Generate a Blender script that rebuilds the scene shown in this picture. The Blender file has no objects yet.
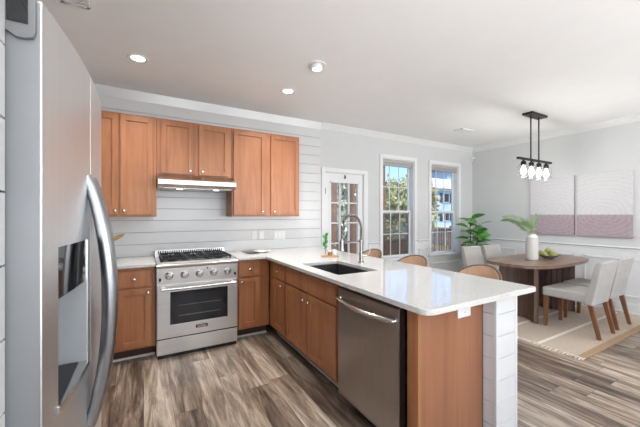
import bpy, bmesh, math, random
from mathutils import Vector, Matrix, Euler
S = bpy.context.scene
COL = S.collection
PI = math.pi
random.seed(7)

# ------------------------------------------------------------------ camera
cam = bpy.data.cameras.new('camera')
cam.sensor_width = 36.0
cam.lens = 309.0 / 640.0 * 36.0
cam.shift_y = 1.5 / 640.0
cam.clip_start = 0.02
cam.clip_end = 300
camo = bpy.data.objects.new('camera', cam)
camo.location = (0, 0, 1.375)
camo.rotation_euler = (PI / 2, 0, -math.radians(29.7))
COL.objects.link(camo)
S.camera = camo

# ------------------------------------------------------------------ world
W = bpy.data.worlds.new('sky')
S.world = W
W.use_nodes = True
nt = W.node_tree
nt.nodes.clear()
wo = nt.nodes.new('ShaderNodeOutputWorld')
bg = nt.nodes.new('ShaderNodeBackground')
bg.inputs['Strength'].default_value = 2.1
tc = nt.nodes.new('ShaderNodeTexCoord')
sx = nt.nodes.new('ShaderNodeSeparateXYZ')
cr = nt.nodes.new('ShaderNodeValToRGB')
cr.color_ramp.elements[0].position = 0.0
cr.color_ramp.elements[0].color = (0.62, 0.72, 0.85, 1)
cr.color_ramp.elements[1].position = 0.35
cr.color_ramp.elements[1].color = (0.16, 0.36, 0.74, 1)
e = cr.color_ramp.elements.new(0.10)
e.color = (0.36, 0.58, 0.90, 1)
nt.links.new(tc.outputs['Generated'], sx.inputs[0])
nt.links.new(sx.outputs['Z'], cr.inputs[0])
nt.links.new(cr.outputs[0], bg.inputs['Color'])
nt.links.new(bg.outputs[0], wo.inputs[0])

# ------------------------------------------------------------------ sun
sd = bpy.data.lights.new('sun', 'SUN')
sd.energy = 9.0
sd.angle = math.radians(1.0)
sd.color = (1.0, 0.95, 0.86)
so = bpy.data.objects.new('sun', sd)
so.rotation_euler = (math.radians(28), 0, math.radians(-28))
so.location = (0, -10, 20)
COL.objects.link(so)

# ------------------------------------------------------------------ added fill lights inside unseen rear windows, tilted up to brighten the ceiling
def area(name, loc, rot, sxx, syy, power, color=(1, 1, 1), shape='RECTANGLE', spread=PI):
    d = bpy.data.lights.new(name, 'AREA')
    d.shape = shape
    d.size = sxx
    d.size_y = syy
    d.energy = power
    d.color = color
    d.spread = spread
    o = bpy.data.objects.new(name, d)
    o.location = loc
    o.rotation_euler = rot
    COL.objects.link(o)
    return o

RT_TILT, RT_POWER = 150, 98
REAR = [(0.1, 1.7), (2.3, 3.9), (4.1, 5.7)]
for (a, b) in REAR:
    area('window_daylight', ((a + b) / 2, -2.75, 1.5), (math.radians(RT_TILT), 0, 0), 1.5, 1.9, RT_POWER, (0.985, 0.99, 1.0))
area('window_daylight', (-0.78, -1.15, 1.5), (0, -math.radians(140), 0), 1.9, 1.9, 84, (0.985, 0.99, 1.0))  # added side fill, aimed up to brighten the kitchen ceiling
S.view_settings.view_transform = 'Standard'
S.view_settings.look = 'None'
S.view_settings.exposure = 0.0
S.view_settings.gamma = 1.0
S.view_settings.use_curve_mapping = False
S.cycles.max_bounces = 10
S.cycles.diffuse_bounces = 5
S.cycles.transparent_max_bounces = 16
S.cycles.sample_clamp_indirect = 6.0
S.cycles.caustics_reflective = False
S.cycles.caustics_refractive = False

# ------------------------------------------------------------------ materials
def lin(r, g, b):
    def f(c):
        c /= 255.0
        return c / 12.92 if c <= 0.04045 else ((c + 0.055) / 1.055) ** 2.4
    return (f(r), f(g), f(b), 1.0)

class NT:
    def __init__(s, name):
        s.m = bpy.data.materials.new(name)
        s.m.use_nodes = True
        s.t = s.m.node_tree
        s.b = s.t.nodes['Principled BSDF']
        s.out = s.t.nodes['Material Output']
    def n(s, typ, **kw):
        x = s.t.nodes.new(typ)
        for k, v in kw.items():
            if k in x.inputs:
                x.inputs[k].default_value = v
            else:
                setattr(x, k, v)
        return x
    def l(s, a, b):
        s.t.links.new(a, b)
    def coord(s, scale=(1, 1, 1), rot=(0, 0, 0), kind='Object'):
        tc = s.n('ShaderNodeTexCoord')
        mp = s.n('ShaderNodeMapping')
        mp.inputs['Scale'].default_value = scale
        mp.inputs['Rotation'].default_value = rot
        s.l(tc.outputs[kind], mp.inputs[0])
        return mp.outputs[0]
    def noise(s, vec, scale=5, detail=4, rough=0.5, dist=0.0):
        x = s.n('ShaderNodeTexNoise')
        x.inputs['Scale'].default_value = scale
        x.inputs['Detail'].default_value = detail
        x.inputs['Roughness'].default_value = rough
        x.inputs['Distortion'].default_value = dist
        s.l(vec, x.inputs['Vector'])
        return x.outputs['Fac']
    def ramp(s, fac, stops):
        x = s.n('ShaderNodeValToRGB')
        r = x.color_ramp
        r.elements[0].position, r.elements[0].color = stops[0]
        r.elements[1].position, r.elements[1].color = stops[-1]
        for p, c in stops[1:-1]:
            r.elements.new(p).color = c
        s.l(fac, x.inputs[0])
        return x.outputs[0]
    def math(s, op, a, b=None):
        x = s.n('ShaderNodeMath', operation=op)
        for i, v in enumerate((a, b)):
            if v is None: continue
            if isinstance(v, (int, float)): x.inputs[i].default_value = v
            else: s.l(v, x.inputs[i])
        return x.outputs[0]
    def mix(s, fac, a, b, mode='MIX'):
        x = s.n('ShaderNodeMix', data_type='RGBA', blend_type=mode)
        for i, v in ((0, fac), (6, a), (7, b)):
            if isinstance(v, (int, float, tuple)): x.inputs[i].default_value = v
            else: s.l(v, x.inputs[i])
        return x.outputs[2]
    def bump(s, h, strength=0.2, dist=0.01):
        x = s.n('ShaderNodeBump')
        x.inputs['Strength'].default_value = strength
        x.inputs['Distance'].default_value = dist
        s.l(h, x.inputs['Height'])
        s.l(x.outputs[0], s.b.inputs['Normal'])
    def color(s, c):
        if isinstance(c, tuple): s.b.inputs['Base Color'].default_value = c
        else: s.l(c, s.b.inputs['Base Color'])
    def set(s, rough=0.5, metal=0.0, spec=0.5, **kw):
        s.b.inputs['Roughness'].default_value = rough
        s.b.inputs['Metallic'].default_value = metal
        s.b.inputs['Specular IOR Level'].default_value = spec
        for k, v in kw.items():
            s.b.inputs[k.replace('_', ' ')].default_value = v
        return s.m

M = {}
def plain(name, rgb, rough=0.5, metal=0.0, var=0.04, nscale=6, spec=0.5, bump=0.0, bscale=60):
    k = NT(name)
    v = k.coord()
    n = k.noise(v, nscale, 3)
    c = lin(*rgb)
    d = tuple(max(0, x * (1 - var)) for x in c[:3]) + (1,)
    u = tuple(min(1, x * (1 + var)) for x in c[:3]) + (1,)
    k.color(k.ramp(n, [(0.3, d), (0.7, u)]))
    if bump:
        k.bump(k.noise(v, bscale, 3), bump, 0.004)
    M[name] = k.set(rough, metal, spec)
    return M[name]

plain('ceiling_paint', (238, 238, 238), 0.9, var=0.01)
plain('wall_paint', (198, 199, 199), 0.75, var=0.012)
plain('trim_paint', (218, 219, 219), 0.42, var=0.01)
plain('shiplap_paint', (206, 207, 207), 0.22, var=0.01)
plain('seam_grey', (112, 113, 114), 0.8)
plain('black_metal', (38, 37, 37), 0.38, 0.6)
plain('iron', (30, 30, 31), 0.55, 0.3, bump=0.15)
plain('black_gloss', (14, 14, 16), 0.06)
plain('oven_dark', (26, 27, 29), 0.12)
plain('dark_plastic', (40, 41, 44), 0.4)
plain('grey_plastic', (150, 153, 156), 0.35)
plain('chrome', (214, 212, 208), 0.16, 1.0)
plain('nickel', (196, 190, 182), 0.26, 1.0)
plain('gunmetal', (156, 152, 146), 0.25, 1.0)
plain('white_plastic', (222, 223, 223), 0.35)
plain('sink_black', (44, 43, 43), 0.5, bump=0.1, bscale=220)
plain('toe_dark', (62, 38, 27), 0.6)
plain('shoe_mould', (206, 200, 192), 0.5)
plain('ceramic', (206, 202, 196), 0.6, var=0.03, bump=0.05)
plain('pear', (138, 138, 66), 0.45, var=0.22, nscale=14)
plain('stem_brown', (92, 66, 40), 0.7)
plain('leaf_green', (80, 146, 62), 0.38, var=0.35, nscale=9)
plain('leaf_lime', (122, 176, 88), 0.38, var=0.3, nscale=9)
plain('fern_green', (112, 134, 96), 0.55, var=0.25, nscale=12)
plain('sprig_green', (58, 150, 62), 0.4, var=0.3, nscale=30)
plain('dry_leaf', (150, 124, 74), 0.6, var=0.25)
plain('tan_leather', (190, 156, 128), 0.5, var=0.08, nscale=18, bump=0.12, bscale=180)
plain('stool_frame', (100, 82, 70), 0.45, 0.2)
plain('tray_wood', (176, 140, 102), 0.55, var=0.12)
plain('amber', (150, 104, 52), 0.2)
plain('paper_white', (238, 237, 234), 0.6)
plain('paper_dark', (110, 110, 108), 0.5, var=0.35, nscale=40)
plain('blind_grey', (172, 168, 166), 0.8, var=0.05)
plain('siding', (170, 186, 204), 0.7)
plain('siding_blue', (150, 168, 186), 0.7)
plain('shutter', (44, 54, 72), 0.6)
plain('roofing_dark', (84, 80, 82), 0.85)
plain('roofing', (176, 172, 172), 0.85, var=0.15)
plain('deck_wood', (122, 90, 74), 0.75, var=0.2, nscale=10)
plain('fence_wood', (112, 84, 72), 0.8, var=0.22, nscale=8)
plain('bark', (104, 92, 82), 0.9, var=0.2)
plain('grass', (98, 112, 62), 0.95, var=0.3, nscale=3)
plain('foliage_olive', (164, 160, 116), 0.8, var=0.35, nscale=2.5)
plain('foliage_green', (110, 124, 96), 0.8, var=0.4, nscale=2.5)
plain('foliage_gold', (178, 156, 104), 0.8, var=0.35, nscale=2.5)
plain('foliage_grey', (172, 168, 150), 0.85, var=0.3, nscale=2.5)
plain('plate_dark', (58, 54, 52), 0.35, 0.5)
plain('pot_grey', (186, 184, 180), 0.7)
plain('soil', (60, 46, 36), 0.95)
plain('fringe_cream', (214, 204, 188), 0.95, var=0.25, nscale=40)

def wood(name, dark, mid, light, zs=1.2, xs=16, rough=0.38, axis='z'):
    k = NT(name)
    sc = {'z': (xs, xs, zs), 'x': (zs, xs, xs), 'y': (xs, zs, xs)}[axis]
    v = k.coord(sc)
    n1 = k.noise(v, 1.0, 6, 0.6, 0.6)
    v2 = k.coord((2.2, 2.2, 1.2))
    n2 = k.noise(v2, 1.5, 3)
    f = k.math('ADD', k.math('MULTIPLY', n1, 0.65), k.math('MULTIPLY', n2, 0.35))
    k.color(k.ramp(f, [(0.3, lin(*dark)), (0.5, lin(*mid)), (0.72, lin(*light))]))
    k.bump(n1, 0.05, 0.002)
    M[name] = k.set(rough)
wood('cabinet_wood', (140, 87, 55), (164, 107, 70), (181, 127, 87))
wood('panel_wood', (130, 83, 58), (145, 97, 69), (158, 110, 81), zs=0.7, xs=24)
wood('table_wood', (84, 64, 52), (122, 98, 82), (150, 126, 108), zs=1.0, xs=14, axis='x', rough=0.32)
wood('base_wood', (58, 42, 34), (92, 68, 56), (120, 92, 76), zs=1.2, xs=22, rough=0.5)
wood('leg_wood', (92, 56, 34), (122, 78, 50), (142, 96, 64), rough=0.45)

def steel(name, rgb, rough=0.28, axis='z', amt=0.06):
    k = NT(name)
    sc = {'z': (260, 260, 2), 'x': (2, 260, 260), 'y': (260, 2, 260)}[axis]
    n = k.noise(k.coord(sc), 1.0, 3)
    c = lin(*rgb)
    d = tuple(x * (1 - amt) for x in c[:3]) + (1,)
    u = tuple(min(1, x * (1 + amt)) for x in c[:3]) + (1,)
    k.color(k.ramp(n, [(0.3, d), (0.7, u)]))
    k.bump(n, 0.03, 0.001)
    M[name] = k.set(rough, 1.0, 0.5)
steel('steel_range', (206, 204, 201), 0.3, 'x')
steel('steel_fridge', (224, 225, 226), 0.4, 'z', 0.03)
steel('steel_handle', (158, 160, 163), 0.3, 'z', 0.03)
steel('steel_dish', (168, 163, 159), 0.3, 'z')
steel('steel_hood', (205, 204, 202), 0.25, 'x')
plain('bowl_grey', (116, 116, 112), 0.25)
plain('hinge_grey', (112, 113, 114), 0.4)
plain('fridge_side', (132, 134, 137), 0.45, 0.35)

# quartz
k = NT('quartz')
v = k.coord()
s1 = k.noise(v, 190, 2, 0.6)
s2 = k.noise(v, 75, 3, 0.6)
big = k.noise(v, 3, 3)
c = k.ramp(s1, [(0.30, lin(176, 164, 150)), (0.40, lin(197, 195, 191)), (0.62, lin(206, 205, 202)), (0.72, lin(220, 220, 219))])
c2 = k.mix(k.ramp(s2, [(0.60, (0, 0, 0, 1)), (0.70, (1, 1, 1, 1))]), c, lin(172, 164, 154))
k.color(c2)
M['quartz'] = k.set(0.04, 0.0, 0.8, IOR=1.6)

# fabric
k = NT('chair_fabric')
v = k.coord()
n = k.noise(v, 260, 3, 0.7)
n2 = k.noise(v, 7, 2)
k.color(k.mix(0.5, k.ramp(n, [(0.3, lin(158, 155, 151)), (0.7, lin(190, 187, 183))]), k.ramp(n2, [(0.3, lin(168, 165, 161)), (0.7, lin(184, 181, 177))])))
k.bump(n, 0.25, 0.002)
M['chair_fabric'] = k.set(0.9, 0, 0.2)

# floor planks (boards run along y)
k = NT('plank_floor')
tcn = k.n('ShaderNodeTexCoord')
sp = k.n('ShaderNodeSeparateXYZ')
k.l(tcn.outputs['Object'], sp.inputs[0])
PW, PL = 0.182, 1.22
cx = k.math('DIVIDE', sp.outputs['X'], PW)
ci = k.math('FLOOR', cx)
wn = k.n('ShaderNodeTexWhiteNoise', noise_dimensions='1D')
k.l(ci, wn.inputs['W'])
yy = k.math('ADD', k.math('DIVIDE', sp.outputs['Y'], PL), k.math('MULTIPLY', wn.outputs['Value'], 7.3))
ri = k.math('FLOOR', yy)
cmb = k.n('ShaderNodeCombineXYZ')
k.l(ci, cmb.inputs[0]); k.l(ri, cmb.inputs[1])
wn2 = k.n('ShaderNodeTexWhiteNoise', noise_dimensions='3D')
k.l(cmb.outputs[0], wn2.inputs['Vector'])
pid = wn2.outputs['Value']
gv = k.n('ShaderNodeCombineXYZ')
k.l(k.math('MULTIPLY', sp.outputs['X'], 13), gv.inputs[0])
k.l(k.math('MULTIPLY', sp.outputs['Y'], 1.5), gv.inputs[1])
k.l(k.math('MULTIPLY', pid, 40), gv.inputs[2])
g1 = k.noise(gv.outputs[0], 1.0, 5, 0.62, 0.9)
gv2 = k.n('ShaderNodeCombineXYZ')
k.l(k.math('MULTIPLY', sp.outputs['X'], 60), gv2.inputs[0])
k.l(k.math('MULTIPLY', sp.outputs['Y'], 3.5), gv2.inputs[1])
k.l(k.math('MULTIPLY', pid, 23), gv2.inputs[2])
g2 = k.noise(gv2.outputs[0], 1.0, 5, 0.65, 0.5)
f = k.math('ADD', k.math('ADD', k.math('MULTIPLY', g1, 0.72), k.math('MULTIPLY', g2, 0.28)), k.math('MULTIPLY', k.math('SUBTRACT', pid, 0.5), 0.16))
col = k.ramp(f, [(0.31, lin(60, 48, 41)), (0.41, lin(98, 82, 70)), (0.50, lin(136, 119, 104)), (0.575, lin(168, 151, 134)), (0.675, lin(200, 186, 170))])
fx = k.math('ABSOLUTE', k.math('SUBTRACT', k.math('FRACT', cx), 0.5))
fy = k.math('ABSOLUTE', k.math('SUBTRACT', k.math('FRACT', yy), 0.5))
gap = k.math('MAXIMUM', k.math('GREATER_THAN', fx, 0.492), k.math('GREATER_THAN', fy, 0.4987))
k.color(k.mix(k.math('MULTIPLY', gap, 0.6), col, lin(52, 43, 38)))
k.bump(g2, 0.06, 0.002)
M['plank_floor'] = k.set(0.36, 0, 0.5)

# rug weave: sand field with cream stripes across y
k = NT('rug_weave')
tcn = k.n('ShaderNodeTexCoord')
sp = k.n('ShaderNodeSeparateXYZ')
k.l(tcn.outputs['Object'], sp.inputs[0])
n = k.noise(k.coord((140, 140, 140)), 1, 3)
base = k.ramp(n, [(0.3, lin(166, 150, 134)), (0.7, lin(202, 187, 171))])
pos = k.math('ABSOLUTE', k.math('SUBTRACT', k.math('FRACT', k.math('DIVIDE', k.math('ADD', sp.outputs['Y'], 1.045), 0.42)), 0.5))
strip = k.math('GREATER_THAN', pos, 0.455)
edge = k.math('GREATER_THAN', k.math('ABSOLUTE', sp.outputs['Y']), 0.965)
c = k.mix(strip, base, lin(222, 214, 202))
c = k.mix(edge, c, lin(164, 140, 112))
k.color(c)
k.bump(n, 0.4, 0.004)
M['rug_weave'] = k.set(0.95, 0, 0.1)

# canvas art: pale upper field, mauve lower band, combed arcs
def canvas(name, cy, seed):
    k = NT(name)
    tcn = k.n('ShaderNodeTexCoord')
    sp = k.n('ShaderNodeSeparateXYZ')
    k.l(tcn.outputs['Object'], sp.inputs[0])
    dy = k.math('SUBTRACT', sp.outputs['Y'], cy)
    dz = k.math('MULTIPLY', k.math('SUBTRACT', sp.outputs['Z'], 0.34), 1.25)
    r = k.math('SQRT', k.math('ADD', k.math('MULTIPLY', dy, dy), k.math('MULTIPLY', dz, dz)))
    n = k.noise(k.coord((5, 5, 5)), 1, 3)
    w = k.math('SINE', k.math('ADD', k.math('MULTIPLY', r, 95), k.math('MULTIPLY', n, 9)))
    w = k.math('ADD', k.math('MULTIPLY', w, 0.5), 0.5)
    fine = k.noise(k.coord((30, 30, 60)), 1, 4)
    h = k.math('ADD', k.math('MULTIPLY', w, 0.2), k.math('MULTIPLY', fine, 0.8))
    up = k.ramp(h, [(0.2, lin(190, 189, 191)), (0.8, lin(206, 205, 206))])
    lo = k.ramp(h, [(0.2, lin(148, 134, 139)), (0.8, lin(176, 161, 167))])
    low = k.math('LESS_THAN', sp.outputs['Z'], 0.325)
    k.color(k.mix(low, up, lo))
    k.bump(h, 0.2, 0.004)
    M[name] = k.set(0.8, 0, 0.2)
canvas('canvas_wide', 0.0, 1)
canvas('canvas_offset', -0.05, 2)

# architectural glass: clear with Fresnel reflection
def glass(name, tint=(1, 1, 1, 1), rough=0.0):
    m = bpy.data.materials.new(name)
    m.use_nodes = True
    t = m.node_tree
    t.nodes.clear()
    o = t.nodes.new('ShaderNodeOutputMaterial')
    mx = t.nodes.new('ShaderNodeMixShader')
    tr = t.nodes.new('ShaderNodeBsdfTransparent')
    tr.inputs[0].default_value = tint
    gl = t.nodes.new('ShaderNodeBsdfGlossy')
    gl.inputs['Roughness'].default_value = rough
    lw = t.nodes.new('ShaderNodeLayerWeight')
    lw.inputs['Blend'].default_value = 0.5
    pw = t.nodes.new('ShaderNodeMath'); pw.operation = 'POWER'; pw.inputs[1].default_value = 5.0
    fr = t.nodes.new('ShaderNodeMath'); fr.operation = 'MULTIPLY_ADD'
    fr.inputs[1].default_value = 0.9; fr.inputs[2].default_value = 0.035
    t.links.new(lw.outputs['Facing'], pw.inputs[0])
    t.links.new(pw.outputs[0], fr.inputs[0])
    t.links.new(fr.outputs[0], mx.inputs[0])
    t.links.new(tr.outputs[0], mx.inputs[1])
    t.links.new(gl.outputs[0], mx.inputs[2])
    t.links.new(mx.outputs[0], o.inputs[0])
    M[name] = m
glass('window_glass', (0.95, 0.97, 0.97, 1))
glass('clear_glass', (0.98, 0.985, 0.985, 1))
glass('screen_mesh', (0.64, 0.64, 0.64, 1), 0.6)
glass('oven_glass', (0.25, 0.25, 0.27, 1))

def emis(name, col, strength):
    m = bpy.data.materials.new(name)
    m.use_nodes = True
    b = m.node_tree.nodes['Principled BSDF']
    b.inputs['Base Color'].default_value = col
    b.inputs['Emission Color'].default_value = col
    b.inputs['Emission Strength'].default_value = strength
    M[name] = m
emis('lamp_white', (1, 0.98, 0.95, 1), 5.0)
emis('bulb_white', (1, 0.98, 0.95, 1), 7.0)

# ------------------------------------------------------------------ mesh helpers
ORG = {}
class MB:
    def __init__(s):
        s.bm = bmesh.new()
    def merge(s, b):
        me = bpy.data.meshes.new('t')
        b.to_mesh(me); b.free()
        s.bm.from_mesh(me)
        bpy.data.meshes.remove(me)
        return s
    def box(s, x0, y0, z0, x1, y1, z1, bev=0.0, seg=2, mat=None):
        b = bmesh.new()
        bmesh.ops.create_cube(b, size=1)
        for v in b.verts:
            v.co = Vector(((x0 + x1) / 2 + v.co.x * (x1 - x0), (y0 + y1) / 2 + v.co.y * (y1 - y0), (z0 + z1) / 2 + v.co.z * (z1 - z0)))
        if bev:
            bev = min(bev, 0.45 * min(abs(x1 - x0), abs(y1 - y0), abs(z1 - z0)))
            bmesh.ops.bevel(b, geom=b.edges[:], offset=bev, segments=seg, profile=0.6, affect='EDGES')
        if mat is not None:
            bmesh.ops.transform(b, matrix=mat, verts=b.verts[:])
        return s.merge(b)
    def faces(s, vs, fs):
        vv = [s.bm.verts.new(v) for v in vs]
        for f in fs:
            try: s.bm.faces.new([vv[i] for i in f])
            except ValueError: pass
        return s
    def tube(s, pts, r, n=10, cap=True, flat=1.0, up=None):
        pts = [Vector(p) for p in pts]
        N = len(pts)
        rr = r if isinstance(r, (list, tuple)) else [r] * N
        rings = []
        ref = Vector(up) if up else None
        for i, p in enumerate(pts):
            t = (pts[min(i + 1, N - 1)] - pts[max(i - 1, 0)]).normalized()
            if ref is None:
                ref = Vector((0, 0, 1)) if abs(t.z) < 0.9 else Vector((1, 0, 0))
            a = (ref - t * ref.dot(t)).normalized()
            b = t.cross(a)
            if up is None: ref = a
            rings.append([s.bm.verts.new(p + (a * math.cos(2 * PI * j / n) + b * math.sin(2 * PI * j / n) * flat) * rr[i]) for j in range(n)])
        for i in range(N - 1):
            for j in range(n):
                s.bm.faces.new((rings[i][j], rings[i][(j + 1) % n], rings[i + 1][(j + 1) % n], rings[i + 1][j]))
        if cap:
            s.bm.faces.new(rings[0][::-1]); s.bm.faces.new(rings[-1])
        return s
    def cyl(s, p0, p1, r0, r1=None, n=20):
        return s.tube([p0, p1], [r0, r0 if r1 is None else r1], n)
    def lathe(s, prof, c=(0, 0, 0), n=28, axis='z', cap=True):
        # prof: (radius, height) pairs; axis: direction of the height
        ax = {'z': (Vector((1, 0, 0)), Vector((0, 1, 0)), Vector((0, 0, 1))), '-z': (Vector((0, 1, 0)), Vector((1, 0, 0)), Vector((0, 0, -1))),
              '-y': (Vector((1, 0, 0)), Vector((0, 0, 1)), Vector((0, -1, 0))), '-x': (Vector((0, 0, 1)), Vector((0, 1, 0)), Vector((-1, 0, 0)))}[axis]
        c = Vector(c)
        rings = []
        for r, h in prof:
            r = max(r, 1e-4)
            rings.append([s.bm.verts.new(c + ax[2] * h + (ax[0] * math.cos(2 * PI * j / n) + ax[1] * math.sin(2 * PI * j / n)) * r) for j in range(n)])
        for i in range(len(rings) - 1):
            for j in range(n):
                s.bm.faces.new((rings[i][j], rings[i][(j + 1) % n], rings[i + 1][(j + 1) % n], rings[i + 1][j]))
        if cap:
            s.bm.faces.new(rings[0][::-1]); s.bm.faces.new(rings[-1])
        return s
    def ball(s, c, r, seg=16, ring=10, mat=None):
        b = bmesh.new()
        bmesh.ops.create_uvsphere(b, u_segments=seg, v_segments=ring, radius=1)
        rx, ry, rz = r if isinstance(r, (tuple, list)) else (r, r, r)
        for v in b.verts:
            v.co = Vector((v.co.x * rx, v.co.y * ry, v.co.z * rz))
        if mat is not None: bmesh.ops.transform(b, matrix=mat, verts=b.verts[:])
        for v in b.verts: v.co += Vector(c)
        return s.merge(b)
    def prism(s, poly, axis, a, b, bev=0.0, seg=2):
        # poly: list of 2D points in the plane across axis ('x': (y,z), 'y': (x,z), 'z': (x,y))
        mk = {'x': lambda p, t: (t, p[0], p[1]), 'y': lambda p, t: (p[0], t, p[1]), 'z': lambda p, t: (p[0], p[1], t)}[axis]
        B = bmesh.new()
        v0 = [B.verts.new(mk(p, a)) for p in poly]
        v1 = [B.verts.new(mk(p, b)) for p in poly]
        f0 = B.faces.new(v0); f1 = B.faces.new(v1[::-1])
        n = len(poly)
        for i in range(n):
            B.faces.new((v0[i], v1[i], v1[(i + 1) % n], v0[(i + 1) % n]))
        if bev:
            ed = list({e for f in (f0, f1) for e in f.edges})
            bmesh.ops.bevel(B, geom=ed, offset=bev, segments=seg, profile=0.6, affect='EDGES')
        return s.merge(B)
    def build(s, name, mat, parent=None, org=None, smooth=32):
        bm = s.bm
        bmesh.ops.recalc_face_normals(bm, faces=bm.faces[:])
        if parent is not None:
            org = ORG[parent.name]
        elif org is None:
            xs = [v.co for v in bm.verts]
            lo = [min(v[i] for v in xs) for i in range(3)]; hi = [max(v[i] for v in xs) for i in range(3)]
            org = Vector(((lo[0] + hi[0]) / 2, (lo[1] + hi[1]) / 2, lo[2]))
        org = Vector(org)
        for v in bm.verts: v.co -= org
        me = bpy.data.meshes.new(name)
        bm.to_mesh(me); bm.free()
        me.materials.append(M[mat] if isinstance(mat, str) else mat)
        if smooth:
            me.polygons.foreach_set('use_smooth', [True] * len(me.polygons))
            me.set_sharp_from_angle(angle=math.radians(smooth))
        o = bpy.data.objects.new(name, me)
        COL.objects.link(o)
        if smooth and 6 < len(me.polygons) < 4000:
            wm = o.modifiers.new('weighted_normal', 'WEIGHTED_NORMAL')
            wm.mode = 'FACE_AREA'; wm.weight = 100; wm.keep_sharp = True
        ORG[o.name] = org
        if parent is not None: o.parent = parent
        else: o.location = org
        return o

def tag(o, label, cat, group=None, kind=None):
    o['label'] = label
    o['category'] = cat
    if group: o['group'] = group
    if kind: o['kind'] = kind
    return o
def thing(name, loc, label, cat, group=None):
    o = bpy.data.objects.new(name, None)
    o.empty_display_size = 0.05
    o.location = loc
    COL.objects.link(o)
    ORG[o.name] = Vector(loc)
    return tag(o, label, cat, group)
def struct(o):
    o['kind'] = 'structure'
    return o
def kids(o): return [c for c in bpy.data.objects if c.parent == o]
def dup(root, loc, rz=0.0, label=None):
    r = root.copy(); COL.objects.link(r)
    r.location = loc; r.rotation_euler = (0, 0, rz)
    if label: r['label'] = label
    for ch in kids(root):
        c = ch.copy(); COL.objects.link(c); c.parent = r
        for g in kids(ch):
            d = g.copy(); COL.objects.link(d); d.parent = c
    return r

# ------------------------------------------------------------------ room shell
CEIL = 2.74
XL, XR, YB, YR = -0.9, 5.92, 4.0, -3.1
struct(MB().box(XL - .15, YR - .15, -0.1, XR + .15, YB + .15, 0).build('floor', 'plank_floor', org=(0, 0, 0)))
struct(MB().box(XL - .15, YR - .15, CEIL, XR + .15, YB + .15, CEIL + .1).build('ceiling', 'ceiling_paint', org=(0, 0, 0)))

def wall_xz(name, mat, x0, x1, y0, y1, holes, z1=CEIL):
    m = MB()
    xs = sorted({x0, x1} | {h[0] for h in holes} | {h[1] for h in holes})
    for a, b in zip(xs, xs[1:]):
        hs = [h for h in holes if h[0] <= a + 1e-6 and h[1] >= b - 1e-6]
        if not hs: m.box(a, y0, 0, b, y1, z1)
        else:
            h = hs[0]
            if h[2] > 0: m.box(a, y0, 0, b, y1, h[2])
            m.box(a, y0, h[3], b, y1, z1)
    return struct(m.build(name, mat, org=(0, 0, 0)))

DOOR = (2.36, 3.09, 0.0, 2.03)
W1 = (3.49, 4.23, 0.63, 2.34)
W2 = (4.67, 5.46, 0.63, 2.34)
wall_xz('wall_back', 'wall_paint', XL - .15, XR + .15, YB, YB + .15, [DOOR, W1, W2])
wall_xz('wall_rear', 'wall_paint', XL - .15, XR + .15, YR - .15, YR, [(a, b, 0.5, 2.5) for a, b in REAR])
struct(MB().box(XL - .15, YR, 0, XL, -2.1, CEIL).box(XL - .15, -.2, 0, XL, YB, CEIL).box(XL - .15, -2.1, 0, XL, -.2, .5).box(XL - .15, -2.1, 2.5, XL, -.2, CEIL).build('wall_left', 'wall_paint', org=(0, 0, 0)))  # unseen opening behind the camera, added to go with the side fill light
struct(MB().box(XR, YR, 0, XR + .15, YB, CEIL).build('wall_right', 'wall_paint', org=(0, 0, 0)))

# shiplap: real boards with open joints on the kitchen part of the back wall
PITCH = 0.1335
def boards(z0, z1, phase=0.0):
    z = z0 - phase
    while z < z1:
        a, b = max(z, z0), min(z + PITCH - 0.0035, z1)
        if b - a > 0.01: yield a, b
        z += PITCH
m = MB()
for a, b in boards(0.0, 2.66, 0.02): m.box(XL, 3.982, a, 2.285, 3.996, b, 0.0012, 1)
struct(m.build('trim_1', 'shiplap_paint', org=(0, 0, 0)))
struct(MB().box(XL, 3.9955, 0, 2.285, 3.9995, 2.66).build('trim_2', 'seam_grey', org=(0, 0, 0)))
struct(MB().prism([(4.0, 2.64), (4.0, CEIL), (3.955, CEIL), (3.972, 2.665), (3.978, 2.64)], 'x', XL, 2.29).build('trim_3', 'shiplap_paint', org=(0, 0, 0)))

# fridge enclosure: shiplap return wall
struct(MB().box(XL, 0.625, 0, -0.236, 0.762, CEIL).build('wall_fridge', 'seam_grey', org=(0, 0, 0)))
m = MB()
for a, b in boards(0.0, CEIL, 0.05):
    m.box(-0.238, 0.612, a, -0.219, 0.772, b, 0.001, 1)
    m.box(XL, 0.61, a, -0.219, 0.625, b, 0.001, 1)
struct(m.build('trim_4', 'shiplap_paint', org=(0, 0, 0)))

# crown moulding, dining part
cp = [(0, -0.075), (0, 0), (-0.075, 0), (-0.07, -0.012), (-0.045, -0.024), (-0.022, -0.05), (-0.012, -0.068)]
struct(MB().prism([(4.0 + p[0], CEIL + p[1]) for p in cp], 'x', 2.29, XR).build('trim_5', 'trim_paint', org=(0, 0, 0)))
struct(MB().prism([(XR + p[0], CEIL + p[1]) for p in cp], 'y', YR, YB).build('trim_6', 'trim_paint', org=(0, 0, 0)))
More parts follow.
